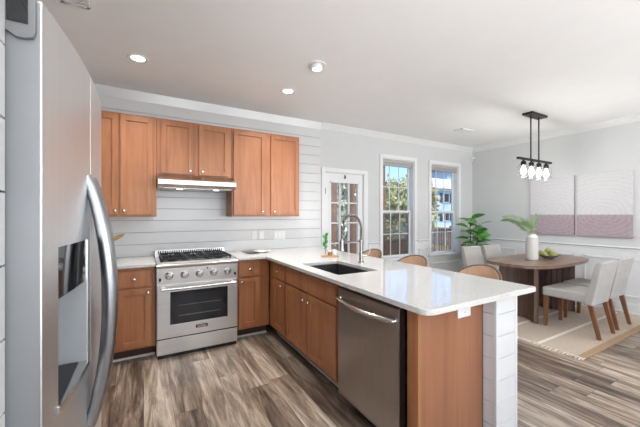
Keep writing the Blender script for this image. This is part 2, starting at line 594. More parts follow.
# chair rail + wainscot
rp = [(0, 0.865), (0, 0.925), (-0.03, 0.925), (-0.034, 0.915), (-0.026, 0.905), (-0.014, 0.895), (-0.012, 0.872)]
WS = 'trim_paint'
m = MB()
for a, b in ((3.205, 3.43), (4.295, 4.605), (5.525, XR)): m.prism([(4.0 + p[0], p[1]) for p in rp], 'x', a, b)
struct(m.build('trim_7', WS, org=(0, 0, 0)))
struct(MB().prism([(XR + p[0], p[1]) for p in rp], 'y', YR, YB).build('trim_8', WS, org=(0, 0, 0)))
m = MB()
for a, b, t in ((3.2, 3.43, .87), (3.43, 4.295, .52), (4.295, 4.605, .87), (4.605, 5.525, .52), (5.525, XR, .87)): m.box(a, 3.993, 0.13, b, 4.0, t)
struct(m.build('trim_9', WS, org=(0, 0, 0)))
struct(MB().box(XR - .007, YR, 0.13, XR, YB, 0.87).build('trim_10', WS, org=(0, 0, 0)))
bp = [(0, 0), (0, 0.14), (-0.008, 0.14), (-0.014, 0.12), (-0.016, 0.022), (-0.028, 0.018), (-0.03, 0)]
struct(MB().prism([(4.0 + p[0], p[1]) for p in bp], 'x', 3.2, XR).build('baseboard_back', WS, org=(0, 0, 0)))
struct(MB().prism([(XR + p[0], p[1]) for p in bp], 'y', YR, YB).build('baseboard_right', WS, org=(0, 0, 0)))
struct(MB().prism([(YR - p[0], p[1]) for p in bp], 'x', XL, XR).build('baseboard_rear', WS, org=(0, 0, 0)))
def frame_y(m, x, y0, y1, z0, z1, w=0.028, d=0.016):
    m.box(x - d, y0, z1 - w, x, y1, z1, 0.005); m.box(x - d, y0, z0, x, y1, z0 + w, 0.005)
    m.box(x - d, y0, z0, x, y0 + w, z1, 0.005); m.box(x - d, y1 - w, z0, x, y1, z1, 0.005)
def frame_x(m, y, x0, x1, z0, z1, w=0.028, d=0.016):
    m.box(x0, y - d, z1 - w, x1, y, z1, 0.005); m.box(x0, y - d, z0, x1, y, z0 + w, 0.005)
    m.box(x0, y - d, z0, x0 + w, y, z1, 0.005); m.box(x1 - w, y - d, z0, x1, y, z1, 0.005)
m = MB()
for a, b in ((3.14, 3.86), (2.26, 3.01), (1.37, 2.13), (0.48, 1.24), (-0.4, 0.35), (-1.3, -0.53)): frame_y(m, XR - .006, a, b, 0.22, 0.765)
struct(m.build('trim_11', WS, org=(0, 0, 0)))
m = MB()
frame_x(m, 3.994, 3.47, 4.26, 0.2, 0.47); frame_x(m, 3.994, 4.65, 5.48, 0.2, 0.47); frame_x(m, 3.994, 4.34, 4.57, 0.22, 0.765)
struct(m.build('trim_12', WS, org=(0, 0, 0)))

# windows
def make_window(n, x0, x1, z0, z1, y, s=1, screen=True):
    # y: room face of the wall, s: +1 outside lies towards +y
    def bx(m, a0, d0, c0, a1, d1, c1, bev=0.0):
        ya, yb = y + s * d0, y + s * d1
        m.box(a0, min(ya, yb), c0, a1, max(ya, yb), c1, bev)
    m = MB()
    cw = 0.06
    bx(m, x0 - cw, -0.02, z0, x0, 0, z1 + cw, 0.003); bx(m, x1, -0.02, z0, x1 + cw, 0, z1 + cw, 0.003)
    bx(m, x0, -0.02, z1, x1, 0, z1 + cw, 0.003)
    bx(m, x0, 0, z0, x0 + .012, 0.15, z1); bx(m, x1 - .012, 0, z0, x1, 0.15, z1)
    bx(m, x0, 0, z1 - .012, x1, 0.15, z1)
    w = struct(m.build('window_%d' % n, 'trim_paint', org=(0, 0, 0)))
    m = MB(); bx(m, x0 - cw - .02, -0.045, z0 - .028, x1 + cw + .02, 0.15, z0 + .004, 0.004); bx(m, x0 - cw, -0.016, z0 - .1, x1 + cw, 0, z0 - .028, 0.003)
    m.build('sill', 'trim_paint', w)
    zm = (z0 + z1) / 2 - 0.06
    for nm, c0, c1, d, in (('upper_sash', zm - .02, z1 - .012, 0.10), ('lower_sash', z0, zm + .03, 0.075)):
        m = MB(); t = 0.032
        a0, a1 = x0 + .012, x1 - .012
        bx(m, a0, d, c0, a0 + t, d + .025, c1, 0.002); bx(m, a1 - t, d, c0, a1, d + .025, c1, 0.002)
        bx(m, a0 + t, d, c0, a1 - t, d + .025, c0 + t + .01, 0.002); bx(m, a0 + t, d, c1 - t, a1 - t, d + .025, c1, 0.002)
        sash = m.build(nm, 'trim_paint', w)
        m = MB()
        for k_ in (1, 2):
            q = a0 + t + (a1 - a0 - 2 * t) * k_ / 3
            bx(m, q - .005, d + .006, c0 + t, q + .005, d + .02, c1 - t)
        q = (c0 + c1) / 2
        bx(m, a0 + t, d + .006, q - .005, a1 - t, d + .02, q + .005)
        m.build('muntin', 'trim_paint', sash)
        m = MB(); bx(m, a0 + t, d + .012, c0 + t, a1 - t, d + .014, c1 - t)
        m.build('glass_pane', 'window_glass', sash)
        if screen and nm == 'lower_sash':
            m = MB(); bx(m, a0, 0.135, c0, a1, 0.137, c1)
            m.build('insect_screen', 'screen_mesh', w)
    return w
make_window(1, *W1, YB)
make_window(2, *W2, YB, screen=False)
for i, (a, b) in enumerate(REAR): make_window(3 + i, a, b, 0.5, 2.5, YR, -1, screen=False)

# door with fifteen lights
m = MB()
x0, x1, zt = DOOR[0], DOOR[1], DOOR[3]
for a, b in ((x0 - .06, x0 - .0), (x1, x1 + .08)): m.box(a, 3.98, 0, b, 4.0, zt + .06, 0.003)
m.box(x0, 3.98, zt, x1, 4.0, zt + .06, 0.003)
m.box(x0, 4.0, 0, x0 + .01, 4.15, zt); m.box(x1 - .01, 4.0, 0, x1, 4.15, zt); m.box(x0, 4.0, zt - .01, x1, 4.15, zt)
dr = struct(m.build('door_1', 'trim_paint', org=(0, 0, 0)))
m = MB()
a0, a1, d0, d1 = x0 + .013, x1 - .013, 4.006, 4.046
g0, g1, gz0, gz1 = 2.475, 2.985, 0.30, 1.875
m.box(a0, d0, 0.01, g0, d1, zt - .013, 0.002); m.box(g1, d0, 0.01, a1, d1, zt - .013, 0.002)
m.box(g0, d0, 0.01, g1, d1, gz0); m.box(g0, d0, gz1, g1, d1, zt - .013)
slab = m.build('door_slab', 'trim_paint', dr)
m = MB(); frame_x(m, d0, g0 - .02, g1 + .02, gz0 - .02, gz1 + .02, 0.024, 0.008)
for k_ in (1, 2): q = g0 + (g1 - g0) * k_ / 3; m.box(q - .009, d0 + .004, gz0, q + .009, d1 - .004, gz1)
for k_ in range(1, 5): q = gz1 - 0.312 * k_; m.box(g0, d0 + .004, q - .009, g1, d1 - .004, q + .009)
m.build('muntin', 'trim_paint', slab)
MB().box(g0, 4.025, gz0, g1, 4.028, gz1).build('glass_pane', 'window_glass', slab)
m = MB()
for z in (1.74, 1.0, 0.25): m.cyl((x0 + .012, 4.0, z - .045), (x0 + .012, 4.0, z + .045), 0.008, n=10)
m.build('hinge', 'dark_plastic', dr)
m = MB().cyl((3.02, 4.006, 0.96), (3.02, 3.985, 0.96), 0.028); m.cyl((3.02, 3.985, 0.96), (3.02, 3.955, 0.96), 0.01); m.ball((3.02, 3.945, 0.96), 0.026)
m.build('door_knob', 'nickel', slab)
m = MB().box(2.722, 4.0, 1.94, 2.742, 4.006, 2.0, 0.003); m.tube([(2.732, 4.001, 1.985), (2.732, 3.985, 1.972), (2.732, 3.985, 1.952), (2.732, 3.997, 1.945)], 0.007, 8)
m.build('hook', 'black_metal', slab)

# ------------------------------------------------------------------ outside
struct(MB().box(-20, 4.2, -2.6, 75, 60, -2.5).build('lawn', 'grass', org=(0, 0, 0)))
m = MB()
for i in range(17):
    y = 4.18 + i * 0.145
    m.box(0.5, y, -0.16, 12.0, y + .138, -0.12)
struct(m.build('porch_deck', 'deck_wood', org=(0, 0, 0)))
# things on the porch
def post(x, y, lab):
    m = MB().box(x - .06, y - .06, -.12, x + .06, y + .06, 3.2, 0.006)
    m.box(x - .075, y - .075, -.12, x + .075, y + .075, 0.06, 0.006)
    tag(m.build('porch_post', 'deck_wood'), lab, 'post', 'brown porch posts')
post(3.33, 5.3, 'brown porch post seen through left side of the glazed door')
post(3.83, 5.3, 'brown porch post seen through right side of the glazed door')
post(4.60, 5.3, 'brown porch post at left edge of the nearer dining window')
def railing(x0, x1, y, z1, lab, step=0.115):
    t = thing('deck_railing', ((x0 + x1) / 2, y, -.12), lab, 'railing')
    MB().box(x0, y - .045, z1 - .035, x1, y + .045, z1, 0.005).build('top_rail', 'deck_wood', t)
    MB().box(x0, y - .02, 0.0, x1, y + .02, .08, 0.004).build('bottom_rail', 'deck_wood', t)
    n = int((x1 - x0) / step)
    for i in range(n + 1):
        x = x0 + .03 + i * (x1 - x0 - .06) / n
        if i % 12 == 0: MB().box(x - .045, y - .0449, -.12, x + .045, y + .0449, z1 + .06, 0.004).build('post', 'deck_wood', t)
        else: MB().box(x - .018, y - .018, .079, x + .018, y + .018, z1 - .034).build('baluster', 'deck_wood', t)
railing(7.15, 10.4, 6.5, 0.97, 'brown baluster deck railing seen through window beside the leafy plant')
t = thing('wooden_fence', (5.2, 6.5, -.12), 'weathered brown plank fence low in the window nearest the door', 'fence')
for x in (2.9, 4.2, 5.5, 6.95): MB().box(x - .05, 6.45, -.12, x + .05, 6.55, .74, 0.005).build('post', 'fence_wood', t)
m = MB()
x = 2.87
while x < 6.98:
    m.box(x, 6.42, -.10, x + .125, 6.444, .66 + random.uniform(-.01, .01), 0.003); x += .133
m.build('plank_panel', 'fence_wood', t)
MB().box(2.85, 6.40, .66, 7.0, 6.48, .70, 0.004).build('top_rail', 'fence_wood', t)

def tree(x, y, h, rad, mat, lab, n=1500, leaf=.2, z0=-2.5, trunk=.16):
    t = thing('tree', (x, y, z0), lab, 'tree', 'trees beyond the deck')
    m = MB().tube([(x, y, z0), (x + .1, y, z0 + h * .35), (x - .05, y + .1, z0 + h * .7), (x, y, z0 + h * .9)], [trunk, trunk * .8, trunk * .5, .03], 9)
    for i in range(7):
        a = random.uniform(0, 2 * PI); zz = z0 + h * random.uniform(.3, .65)
        m.tube([(x, y, zz), (x + math.cos(a) * rad * .45, y + math.sin(a) * rad * .45, zz + h * .12), (x + math.cos(a) * rad * .8, y + math.sin(a) * rad * .8, zz + h * .22)], [trunk * .4, trunk * .25, .015], 6)
    m.build('trunk', 'bark', t)
    m = MB(); vs = []; fs = []
    cl = [(random.uniform(-.85, .85), random.uniform(-.85, .85), random.uniform(-.75, .85)) for _ in range(30)]
    for i in range(n):
        c = random.choice(cl)
        s_ = math.sqrt(max(.1, 1 - c[2] ** 2))
        p = Vector((x + rad * (c[0] * s_ + random.gauss(0, .16)), y + rad * (c[1] * s_ + random.gauss(0, .16)), z0 + h * .6 + h * .4 * (c[2] + random.gauss(0, .12))))
        R = Euler((random.uniform(0, PI), random.uniform(0, PI), random.uniform(0, PI))).to_matrix()
        L = leaf * random.uniform(.6, 1.3)
        k0 = len(vs)
        for q in ((-L, 0, 0), (0, -L * .5, L * .1), (L, 0, 0), (0, L * .5, L * .1)): vs.append(p + R @ Vector(q))
        fs.append((k0, k0 + 1, k0 + 2, k0 + 3))
    m.faces(vs, fs).build('crown', mat, t, smooth=0)
    return t
tree(13.4, 14.0, 6.1, 1.9, 'foliage_olive', 'olive leafy tree in the middle of the nearer dining window', 2400, .15)
tree(22.9, 22.6, 7.2, 1.9, 'foliage_green', 'dark green tree at the right side of the nearer dining window', 1900, .2)
tree(18.0, 20.6, 6.6, 2.0, 'foliage_grey', 'grey green tree at the left of the nearer dining window', 2000, .18)
tree(9.6, 9.3, 3.6, 1.3, 'foliage_grey', 'pale bushy tree low behind the plank fence', 2000, .09)
tree(19.5, 17.2, 8.6, .85, 'foliage_gold', 'golden autumn tree beside the blue grey house', 1900, .16)
tree(9.3, 14.0, 7.6, 1.6, 'foliage_grey', 'pale tree filling the middle of the glazed door', 2200, .14)
tree(14.4, 20.6, 9.0, 1.5, 'foliage_olive', 'olive tree high in the glazed door glass', 2000, .18)

t = thing('house', (38.5, 30, -2.5), 'blue grey two storey house with dark shutters beyond the far dining window', 'house')
m = MB().box(33.9, 28, -2.5, 42, 36, 5.0)
m.build('wall', 'siding', t)
m = MB()
e_ = [(33.5, 27.6, 5.0), (42.4, 27.6, 5.0), (42.4, 36.4, 5.0), (33.5, 36.4, 5.0)]
m.faces([(p[0], p[1], 4.85) for p in e_] + e_ + [(36.2, 30.6, 6.7), (39.8, 30.6, 6.7), (39.8, 33.4, 6.7), (36.2, 33.4, 6.7)],
        [(0, 1, 2, 3), (8, 9, 10, 11)] + [(i, (i + 1) % 4, 4 + (i + 1) % 4, 4 + i) for i in range(4)] + [(4 + i, 4 + (i + 1) % 4, 8 + (i + 1) % 4, 8 + i) for i in range(4)])
m.build('roof', 'roofing', t, smooth=0)
MB().box(39.4, 30.7, 5.0, 45, 36, 8.3).build('upper_wall', 'siding_blue', t)
m = MB(); m.prism([(38.9, 8.2), (45.5, 8.2), (42.2, 10.2)], 'y', 30.2, 36.5)
m.build('upper_roof', 'roofing_dark', t)
for zz in (.55, 3.05):
    for xc in (35.65, 38.6):
        w_ = MB().box(xc - .62, 27.9, zz, xc + .62, 28.02, zz + 1.3).build('window', 'trim_paint', t)
        MB().box(xc - .5, 27.87, zz + .1, xc + .5, 27.905, zz + 1.2).build('pane', 'black_gloss', w_)
        for sx_ in (-1, 1): MB().box(xc + sx_ * .98 - .28, 27.93, zz, xc + sx_ * .98 + .28, 28.01, zz + 1.3).build('shutter', 'shutter', t)
MB().box(32.8, 25.8, -.4, 41, 28.1, -.15).build('porch_roof', 'roofing', t)
for x in (33.2, 35.5, 37.8, 40.1): MB().box(x - .1, 26, -2.5, x + .1, 26.2, -.39).build('porch_post', 'trim_paint', t)
# ------------------------------------------------------------------ cabinets
class Face:
    """front plane: a runs along the run, d sticks out of the face"""
    def __init__(s, kind, plane): s.k, s.p = kind, plane
    def box(s, m, a0, a1, d0, d1, z0, z1, bev=0.0):
        if s.k == 'y': m.box(a0, s.p - d1, z0, a1, s.p - d0, z1, bev)
        else: m.box(s.p - d1, a0, z0, s.p - d0, a1, z1, bev)
    def pt(s, a, d, z): return (a, s.p - d, z) if s.k == 'y' else (s.p - d, a, z)
    ax = property(lambda s: '-y' if s.k == 'y' else '-x')
def shaker(F, parent, name, a0, a1, z0, z1, rail=0.055, knob=None, th=0.023, flat=False):
    m = MB()
    if flat: F.box(m, a0, a1, 0, th, z0, z1, 0.004)
    else:
        F.box(m, a0, a0 + rail, 0, th, z0, z1, 0.0025); F.box(m, a1 - rail, a1, 0, th, z0, z1, 0.0025)
        F.box(m, a0 + rail - .001, a1 - rail + .001, 0, th - .0006, z0, z0 + rail, 0.0025); F.box(m, a0 + rail - .001, a1 - rail + .001, 0, th - .0006, z1 - rail, z1, 0.0025)
        F.box(m, a0 + rail - .002, a1 - rail + .002, 0, th - .014, z0 + rail - .002, z1 - rail + .002)
    d = m.build(name, 'cabinet_wood', parent)
    if knob:
        m = MB().lathe([(0.006, 0), (0.005, 0.012), (0.012, 0.017), (0.0155, 0.022), (0.013, 0.029), (0.004, 0.031)], F.pt(knob[0], th - .001, knob[1]), 16, F.ax)
        m.build('knob', 'nickel', d)
    return d
GB = 'kitchen base cabinets'
GU = 'kitchen wall cabinets'
FY = Face('y', 3.38)
FX = Face('x', 1.262)
def base_y(x0, x1, lab, drawers, doors):
    t = thing('base_cabinet', ((x0 + x1) / 2, 3.69, 0), lab, 'cabinet', GB)
    MB().box(x0, 3.38, 0.115, x1, 3.98, 0.883).build('body', 'cabinet_wood', t)
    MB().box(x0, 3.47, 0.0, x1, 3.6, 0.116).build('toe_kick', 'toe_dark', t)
    MB().box(x0, 3.452, 0.0, x1, 3.4705, 0.022, 0.006).build('shoe_moulding', 'shoe_mould', t)
    for a, b, k_ in drawers: shaker(FY, t, 'drawer', a, b, .70, .852, knob=(k_, .776), flat=True)
    for a, b, k_ in doors: shaker(FY, t, 'door', a, b, .137, .682, knob=(k_, .64))
    return t
base_y(-0.88, -0.262, 'wood base cabinet in the corner behind the refrigerator handle', [(-.86, -.275, -.56)], [(-.86, -.575, -.6), (-.565, -.275, -.54)])
base_y(-0.26, 0.098, 'wood base cabinet just left of the steel range', [(-.218, .062, -.078)], [(-.218, .062, .035)])
base_y(0.878, 1.250, 'wood base cabinet between the range and the inner corner', [(.90, 1.135, 1.02)], [(.90, 1.135, .93)])
def base_x(y0, y1, lab, fronts, toe=True, closed=True):
    t = thing('base_cabinet', (1.54, (y0 + y1) / 2, 0), lab, 'cabinet', GB)
    m = MB()
    if closed: m.box(1.262, y0, 0.115, 1.812, y1, 0.883)
    else:
        m.box(1.262, y0, 0.115, 1.282, y1, 0.883); m.box(1.792, y0, .115, 1.812, y1, .883)
        m.box(1.282, y0, .115, 1.792, y0 + .018, .883); m.box(1.282, y1 - .018, .115, 1.792, y1, .883); m.box(1.282, y0 + .018, .115, 1.792, y1 - .018, .135)
    m.build('body', 'cabinet_wood', t)
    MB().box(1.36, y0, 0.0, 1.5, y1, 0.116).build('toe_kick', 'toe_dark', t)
    MB().box(1.342, y0, 0.0, 1.3605, y1, 0.022, 0.006).build('shoe_moulding', 'shoe_mould', t)
    for kind, a, b, z0, z1, kn in fronts: shaker(FX, t, kind, a, b, z0, z1, knob=kn, flat=(kind != 'door'))
    return t
base_x(2.892, 3.378, 'narrow wood base cabinet of the peninsula next to the inner corner', [('drawer', 2.905, 3.225, .70, .852, (3.06, .776)), ('door', 2.905, 3.225, .137, .682, (2.965, .64))])
base_x(1.872, 2.888, 'wide wood sink base cabinet with two doors beside the dishwasher',
       [('false_drawer_front', 1.94, 2.872, .70, .852, None), ('door', 2.412, 2.872, .137, .682, (2.455, .62)), ('door', 1.94, 2.400, .137, .682, (2.357, .62))], closed=False)
# peninsula end panel
t = thing('cabinet_end_panel', (1.53, 1.19, 0), 'tall plain wood end panel closing the peninsula beside the dishwasher', 'panel')
MB().box(1.262, 1.158, 0.0, 1.812, 1.232, 0.883).build('panel', 'panel_wood', t)
MB().box(1.250, 1.152, 0.0, 1.272, 1.232, 0.883, 0.004).build('edge_stile', 'cabinet_wood', t)

# wall cabinets
FU = Face('y', 3.70)
def upper(x0, x1, z0, z1, lab, doors, hinge=False):
    t = thing('wall_cabinet', ((x0 + x1) / 2, 3.84, z0), lab, 'cabinet', GU)
    MB().box(x0, 3.70, z0, x1, 3.98, z1, 0.0015, 1).build('body', 'cabinet_wood', t)
    for a, b, k_ in doors:
        d = shaker(FU, t, 'door', a, b, z0 + .022, z1 - .022, 0.05, knob=(k_, z0 + .062))
    return t
upper(-0.52, 0.117, 1.357, 2.405, 'tall wood wall cabinet left of the hood beside the refrigerator', [(-.50, -.225, -.25), (-.205, .083, -.175)])
upper(0.119, 0.903, 1.80, 2.405, 'short wood wall cabinet directly above the range hood', [(.158, .478, .445), (.538, .868, .575)])
upper(0.905, 1.792, 1.357, 2.405, 'wide wood wall cabinet right of the range hood', [(.925, 1.315, 1.275), (1.39, 1.775, 1.43)])
# hood
t = thing('range_hood', (0.51, 3.75, 1.66), 'thin stainless steel range hood mounted under the short cabinet', 'range hood')
m = MB().prism([(3.98, 1.66), (3.98, 1.799), (3.58, 1.799), (3.48, 1.735), (3.478, 1.69), (3.50, 1.66)], 'x', 0.122, 0.900, 0.002)
m.build('canopy', 'steel_hood', t)
MB().box(0.16, 3.52, 1.650, 0.86, 3.93, 1.661, 0.003).build('filter', 'gunmetal', t)
for x in (0.33, 0.70): MB().lathe([(0.03, 0), (0.03, 0.006), (0.001, 0.007)], (x, 3.56, 1.652), 16, '-z').build('lamp_lens', 'lamp_white', t)

# ------------------------------------------------------------------ countertops
def counter(outline, hole, lab):
    bm = bmesh.new()
    def loop(pts):
        vs = [bm.verts.new((p[0], p[1], 0.915)) for p in pts]
        return [bm.edges.new((vs[i], vs[(i + 1) % len(vs)])) for i in range(len(vs))]
    es = loop(outline)
    if hole: es += loop(hole)
    bmesh.ops.triangle_fill(bm, edges=es, use_beauty=True)
    r = bmesh.ops.extrude_face_region(bm, geom=bm.faces[:])
    for v in [g for g in r['geom'] if isinstance(g, bmesh.types.BMVert)]: v.co.z = 0.8845
    bmesh.ops.recalc_face_normals(bm, faces=bm.faces[:])
    sharp = [e for e in bm.edges if len(e.link_faces) == 2 and e.calc_face_angle(0) > 1.0 and abs(e.verts[0].co.z - e.verts[1].co.z) < .001]
    bmesh.ops.bevel(bm, geom=sharp, offset=0.004, segments=2, profile=0.5, affect='EDGES')
    m = MB(); m.bm.free(); m.bm = bm
    return tag(m.build('countertop', 'quartz'), lab, 'countertop')
def arc(cx, cy, r, a0, a1, n=6):
    return [(cx + r * math.cos(math.radians(a0 + (a1 - a0) * i / n)), cy + r * math.sin(math.radians(a0 + (a1 - a0) * i / n))) for i in range(n + 1)]
CX = 1.178
out = [(0.872, 3.33), (CX, 3.30)] + arc(CX + .06, 1.03 + .06, .06, 180, 270) + arc(2.19 - .02, 1.03 + .02, .02, 270, 360, 3) + [(2.19, 3.978), (0.872, 3.978)]
hole = [(1.30, 1.99), (1.70, 1.99), (1.70, 2.63), (1.30, 2.63)]
counter(out, hole, 'long white speckled quartz countertop over the peninsula with a sink cutout')
counter([(XL + .002, 3.33), (0.100, 3.33), (0.100, 3.978), (XL + .002, 3.978)], None, 'short white quartz countertop between refrigerator and range')
# sink
t = thing('kitchen_sink', (1.5, 2.31, 0.66), 'black undermount sink set into the white peninsula counter', 'sink')
m = MB()
sx0, sx1, sy0, sy1, sb, tk = 1.29, 1.71, 1.98, 2.64, 0.67, 0.012
m.box(sx0, sy0, sb, sx1, sy1, sb + tk, 0.003)
m.box(sx0, sy0, sb, sx0 + tk, sy1, .884, 0.002); m.box(sx1 - tk, sy0, sb, sx1, sy1, .884, 0.002)
m.box(sx0 + tk, sy0, sb, sx1 - tk, sy0 + tk, .884, 0.002); m.box(sx0 + tk, sy1 - tk, sb, sx1 - tk, sy1, .884, 0.002)
m.build('basin', 'sink_black', t)
MB().lathe([(0.045, 0), (0.045, 0.003), (0.03, 0.004), (0.03, 0.001)], (1.58, 2.31, sb + tk), 20).build('drain', 'chrome', t)

# faucet
t = thing('faucet', (1.826, 2.40, 0.915), 'tall gunmetal spring faucet arching over the black sink', 'faucet')
bx_, by_, hx_, hy_ = 1.826, 2.40, 1.56, 2.335
MB().lathe([(0.03, 0), (0.03, 0.008), (0.021, 0.014), (0.021, 0.10), (0.016, 0.105), (0.0155, 0.22), (0.012, 0.225)], (bx_, by_, .915), 20).build('base', 'gunmetal', t)
ax = Vector((hx_ - bx_, hy_ - by_, 0)); R2 = ax.length / 2; u = ax.normalized(); cc = Vector((bx_, by_, 0)) + ax / 2
path = [Vector((bx_, by_, 1.13)), Vector((bx_, by_, 1.20))]
for i in range(17):
    a = PI - PI * i / 16
    p = cc + u * (R2 * math.cos(a)); p.z = 1.238 + R2 * math.sin(a); path.append(p)
path += [Vector((hx_, hy_, 1.20)), Vector((hx_, hy_, 1.15))]
MB().tube(path, 0.0065, 10).build('hose', 'dark_plastic', t)
# spring coil around the hose
dense = []
for i in range(len(path) - 1):
    for j in range(12): dense.append(path[i].lerp(path[i + 1], j / 12))
tot = 0; coil = []; prev = dense[0]; ph = 0
side = u.cross(Vector((0, 0, 1)))
for i, p in enumerate(dense):
    tdir = (dense[min(i + 1, len(dense) - 1)] - dense[max(i - 1, 0)]).normalized()
    nrm = side.cross(tdir).normalized()
    ph += (p - prev).length / 0.0105 * 2 * PI; prev = p
    coil.append((p, tdir, nrm, ph))
pts = []
for i in range(len(coil) - 1):
    p, td, nn, a0 = coil[i]; q, _, n2_, a1_ = coil[i + 1]
    for j in range(6):
        f_ = j / 6; a = a0 + (a1_ - a0) * f_; c_ = p.lerp(q, f_); nv = nn.lerp(n2_, f_).normalized()
        pts.append(c_ + (nv * math.cos(a) + side * math.sin(a)) * 0.0115)
MB().tube(pts, 0.0028, 5).build('spring', 'gunmetal', t)
MB().lathe([(0.012, 0), (0.019, -0.012), (0.019, -0.07), (0.023, -0.095), (0.023, -0.105), (0.012, -0.106)][::-1], (hx_, hy_, 1.155), 18).build('spray_head', 'gunmetal', t)
m = MB().cyl((bx_, by_, 1.125), (hx_ + .02, hy_ + .005, 1.125), 0.006, n=10); m.lathe([(0.025, -.008), (0.025, .008)], (hx_, hy_, 1.125), 18)
m.build('support_arm', 'gunmetal', t)
m = MB().cyl((bx_, by_, .985), (bx_ + .045, by_ - .03, .985), 0.016, n=14); m.tube([(bx_ + .045, by_ - .03, .985), (bx_ + .06, by_ - .04, 1.0), (bx_ + .075, by_ - .05, 1.055)], [.008, .007, .006], 8)
m.build('lever_handle', 'chrome', t)

# peninsula half wall in shiplap
struct(MB().box(1.826, 1.085, 0, 2.022, 3.96, 0.884).build('wall_peninsula', 'seam_grey', org=(0, 0, 0)))
m = MB()
for a, b in boards(0.0, 0.884, 0.02):
    m.box(1.816, 1.09, a, 1.827, 1.157, b, 0.001, 1)
    m.box(1.83, 1.074, a, 2.018, 1.086, b, 0.001, 1)
    m.box(2.021, 1.09, a, 2.033, 3.96, b, 0.001, 1)
struct(m.build('trim_13', 'shiplap_paint', org=(0, 0, 0)))
struct(MB().box(1.812, 1.070, 0, 1.834, 1.092, .884, 0.003).box(2.014, 1.070, 0, 2.037, 1.092, .884, 0.003).build('trim_14', 'shiplap_paint', org=(0, 0, 0)))

# under-counter outlet on end panel
def outlet(name, F, a0, a1, z0, z1, gangs, lab, cat='outlet', kinds=None, group=None):
    t = thing(name, F.pt((a0 + a1) / 2, 0, z0), lab, cat, group)
    m = MB(); F.box(m, a0, a1, -.001, 0.007, z0, z1, 0.003); m.build('cover_plate', 'white_plastic', t)
    w = (a1 - a0) / gangs
    for i in range(gangs):
        c = a0 + w * (i + .5); zc = (z0 + z1) / 2
        if kinds and kinds[i] == 's':
            m = MB(); F.box(m, c - .016, c + .016, .006, .010, zc - .033, zc + .033, 0.002); m.build('rocker', 'paper_white', t)
        else:
            m = MB()
            for dz in (-.02, .02):
                F.box(m, c - .0145, c + .0145, .006, .009, zc + dz - .013, zc + dz + .013, 0.002)
            m.build('receptacle', 'paper_white', t)
            m = MB()
            for dz in (-.02, .02):
                for da in (-.006, .006): F.box(m, c + da - .0012, c + da + .0012, .0088, .0095, zc + dz - .004, zc + dz + .006)
            m.build('slot', 'dark_plastic', t)
    return t
outlet('outlet', Face('y', 1.158), 1.571, 1.688, .778, .872, 1, 'white outlet plate on wood end panel just under the counter')
FB = Face('y', 3.982)
outlet('outlet', FB, 1.235, 1.308, 1.048, 1.163, 1, 'single white outlet on shiplap wall, nearest the range', group='wall plates on the shiplap')
outlet('light_switch', FB, 1.33, 1.403, 1.048, 1.163, 1, 'single white switch plate, middle of three wall plates on shiplap', 'switch', 's', 'wall plates on the shiplap')
outlet('light_switch', FB, 1.545, 1.71, 1.04, 1.155, 3, 'wide white triple switch plate on shiplap, nearest the door', 'switch', 'sss', 'wall plates on the shiplap')

# ------------------------------------------------------------------ dishwasher
t = thing('dishwasher', (1.5, 1.55, 0.0), 'stainless steel dishwasher at the end of the peninsula cabinets', 'dishwasher')
MB().box(1.27, 1.236, 0.10, 1.81, 1.868, 0.882).build('body', 'dark_plastic', t)
dd = MB()
prof = [(1.27, .105), (1.27, .862), (1.214, .862), (1.205, .855), (1.202, .5), (1.206, .115), (1.212, .105)]
dd.prism([(p[0], p[1]) for p in prof], 'y', 1.246, 1.852, 0.004)
door = dd.build('door', 'steel_dish', t)
MB().box(1.212, 1.2405, .105, 1.27, 1.2465, .864).build('door_edge', 'black_gloss', t)
m = MB()
hp = []
for i in range(15):
    f_ = i / 14
    hp.append((1.185 - (.044 * math.sin(PI * f_)), 1.275 + .55 * f_, .79 - .0 * f_))
m.tube([(1.206, 1.275, .79)] + hp + [(1.206, 1.825, .79)], 0.0145, 12)
m.build('handle', 'chrome', door)
MB().box(1.34, 1.24, 0.0, 1.36, 1.86, .1).build('toe_panel', 'black_gloss', t)

# ------------------------------------------------------------------ range
t = thing('gas_range', (0.488, 3.63, 0.0), 'stainless steel gas range with five knobs below the hood', 'range')
RX0, RX1, RF = 0.106, 0.870, 3.30
MB().box(RX0, RF + .03, 0.03, RX1, 3.975, 0.895).build('body', 'steel_range', t)
for x in (RX0 + .05, RX1 - .05):
    for y in (RF + .08, 3.93): MB().cyl((x, y, 0), (x, y, .031), 0.018, n=12).build('leg', 'dark_plastic', t)
# control panel with bullnose
m = MB().prism([(RF + .031, .712), (RF + .031, .905), (RF + .004, .908), (RF - .012, .902), (RF - .022, .89), (RF - .018, .874), (RF - .002, .862), (RF + .002, .712)], 'x', RX0, RX1, 0.002)
cp_ = m.build('control_panel', 'steel_range', t)
for i in range(5):
    x = RX0 + .105 + i * .1385
    kb = MB().lathe([(0.034, 0), (0.034, 0.006), (0.027, 0.009), (0.026, 0.034), (0.022, 0.04), (0.001, 0.041)], (x, RF + .002, .79), 24, '-y').build('knob', 'chrome', cp_)
    MB().lathe([(0.0385, 0), (0.0385, 0.004), (0.034, 0.0045)], (x, RF + .002, .79), 24, '-y').build('knob_bezel', 'gunmetal', cp_)
for x in (RX0 + .028, RX1 - .028): MB().box(x - .009, RF - .004, .742, x + .009, RF + .004, .772, 0.002).build('badge', 'black_gloss', cp_)
MB().lathe([(0.009, 0), (0.009, 0.004), (0.001, 0.005)], (RX0 + .455, RF + .002, .838), 14, '-y').build('ignition_light', 'black_gloss', cp_)
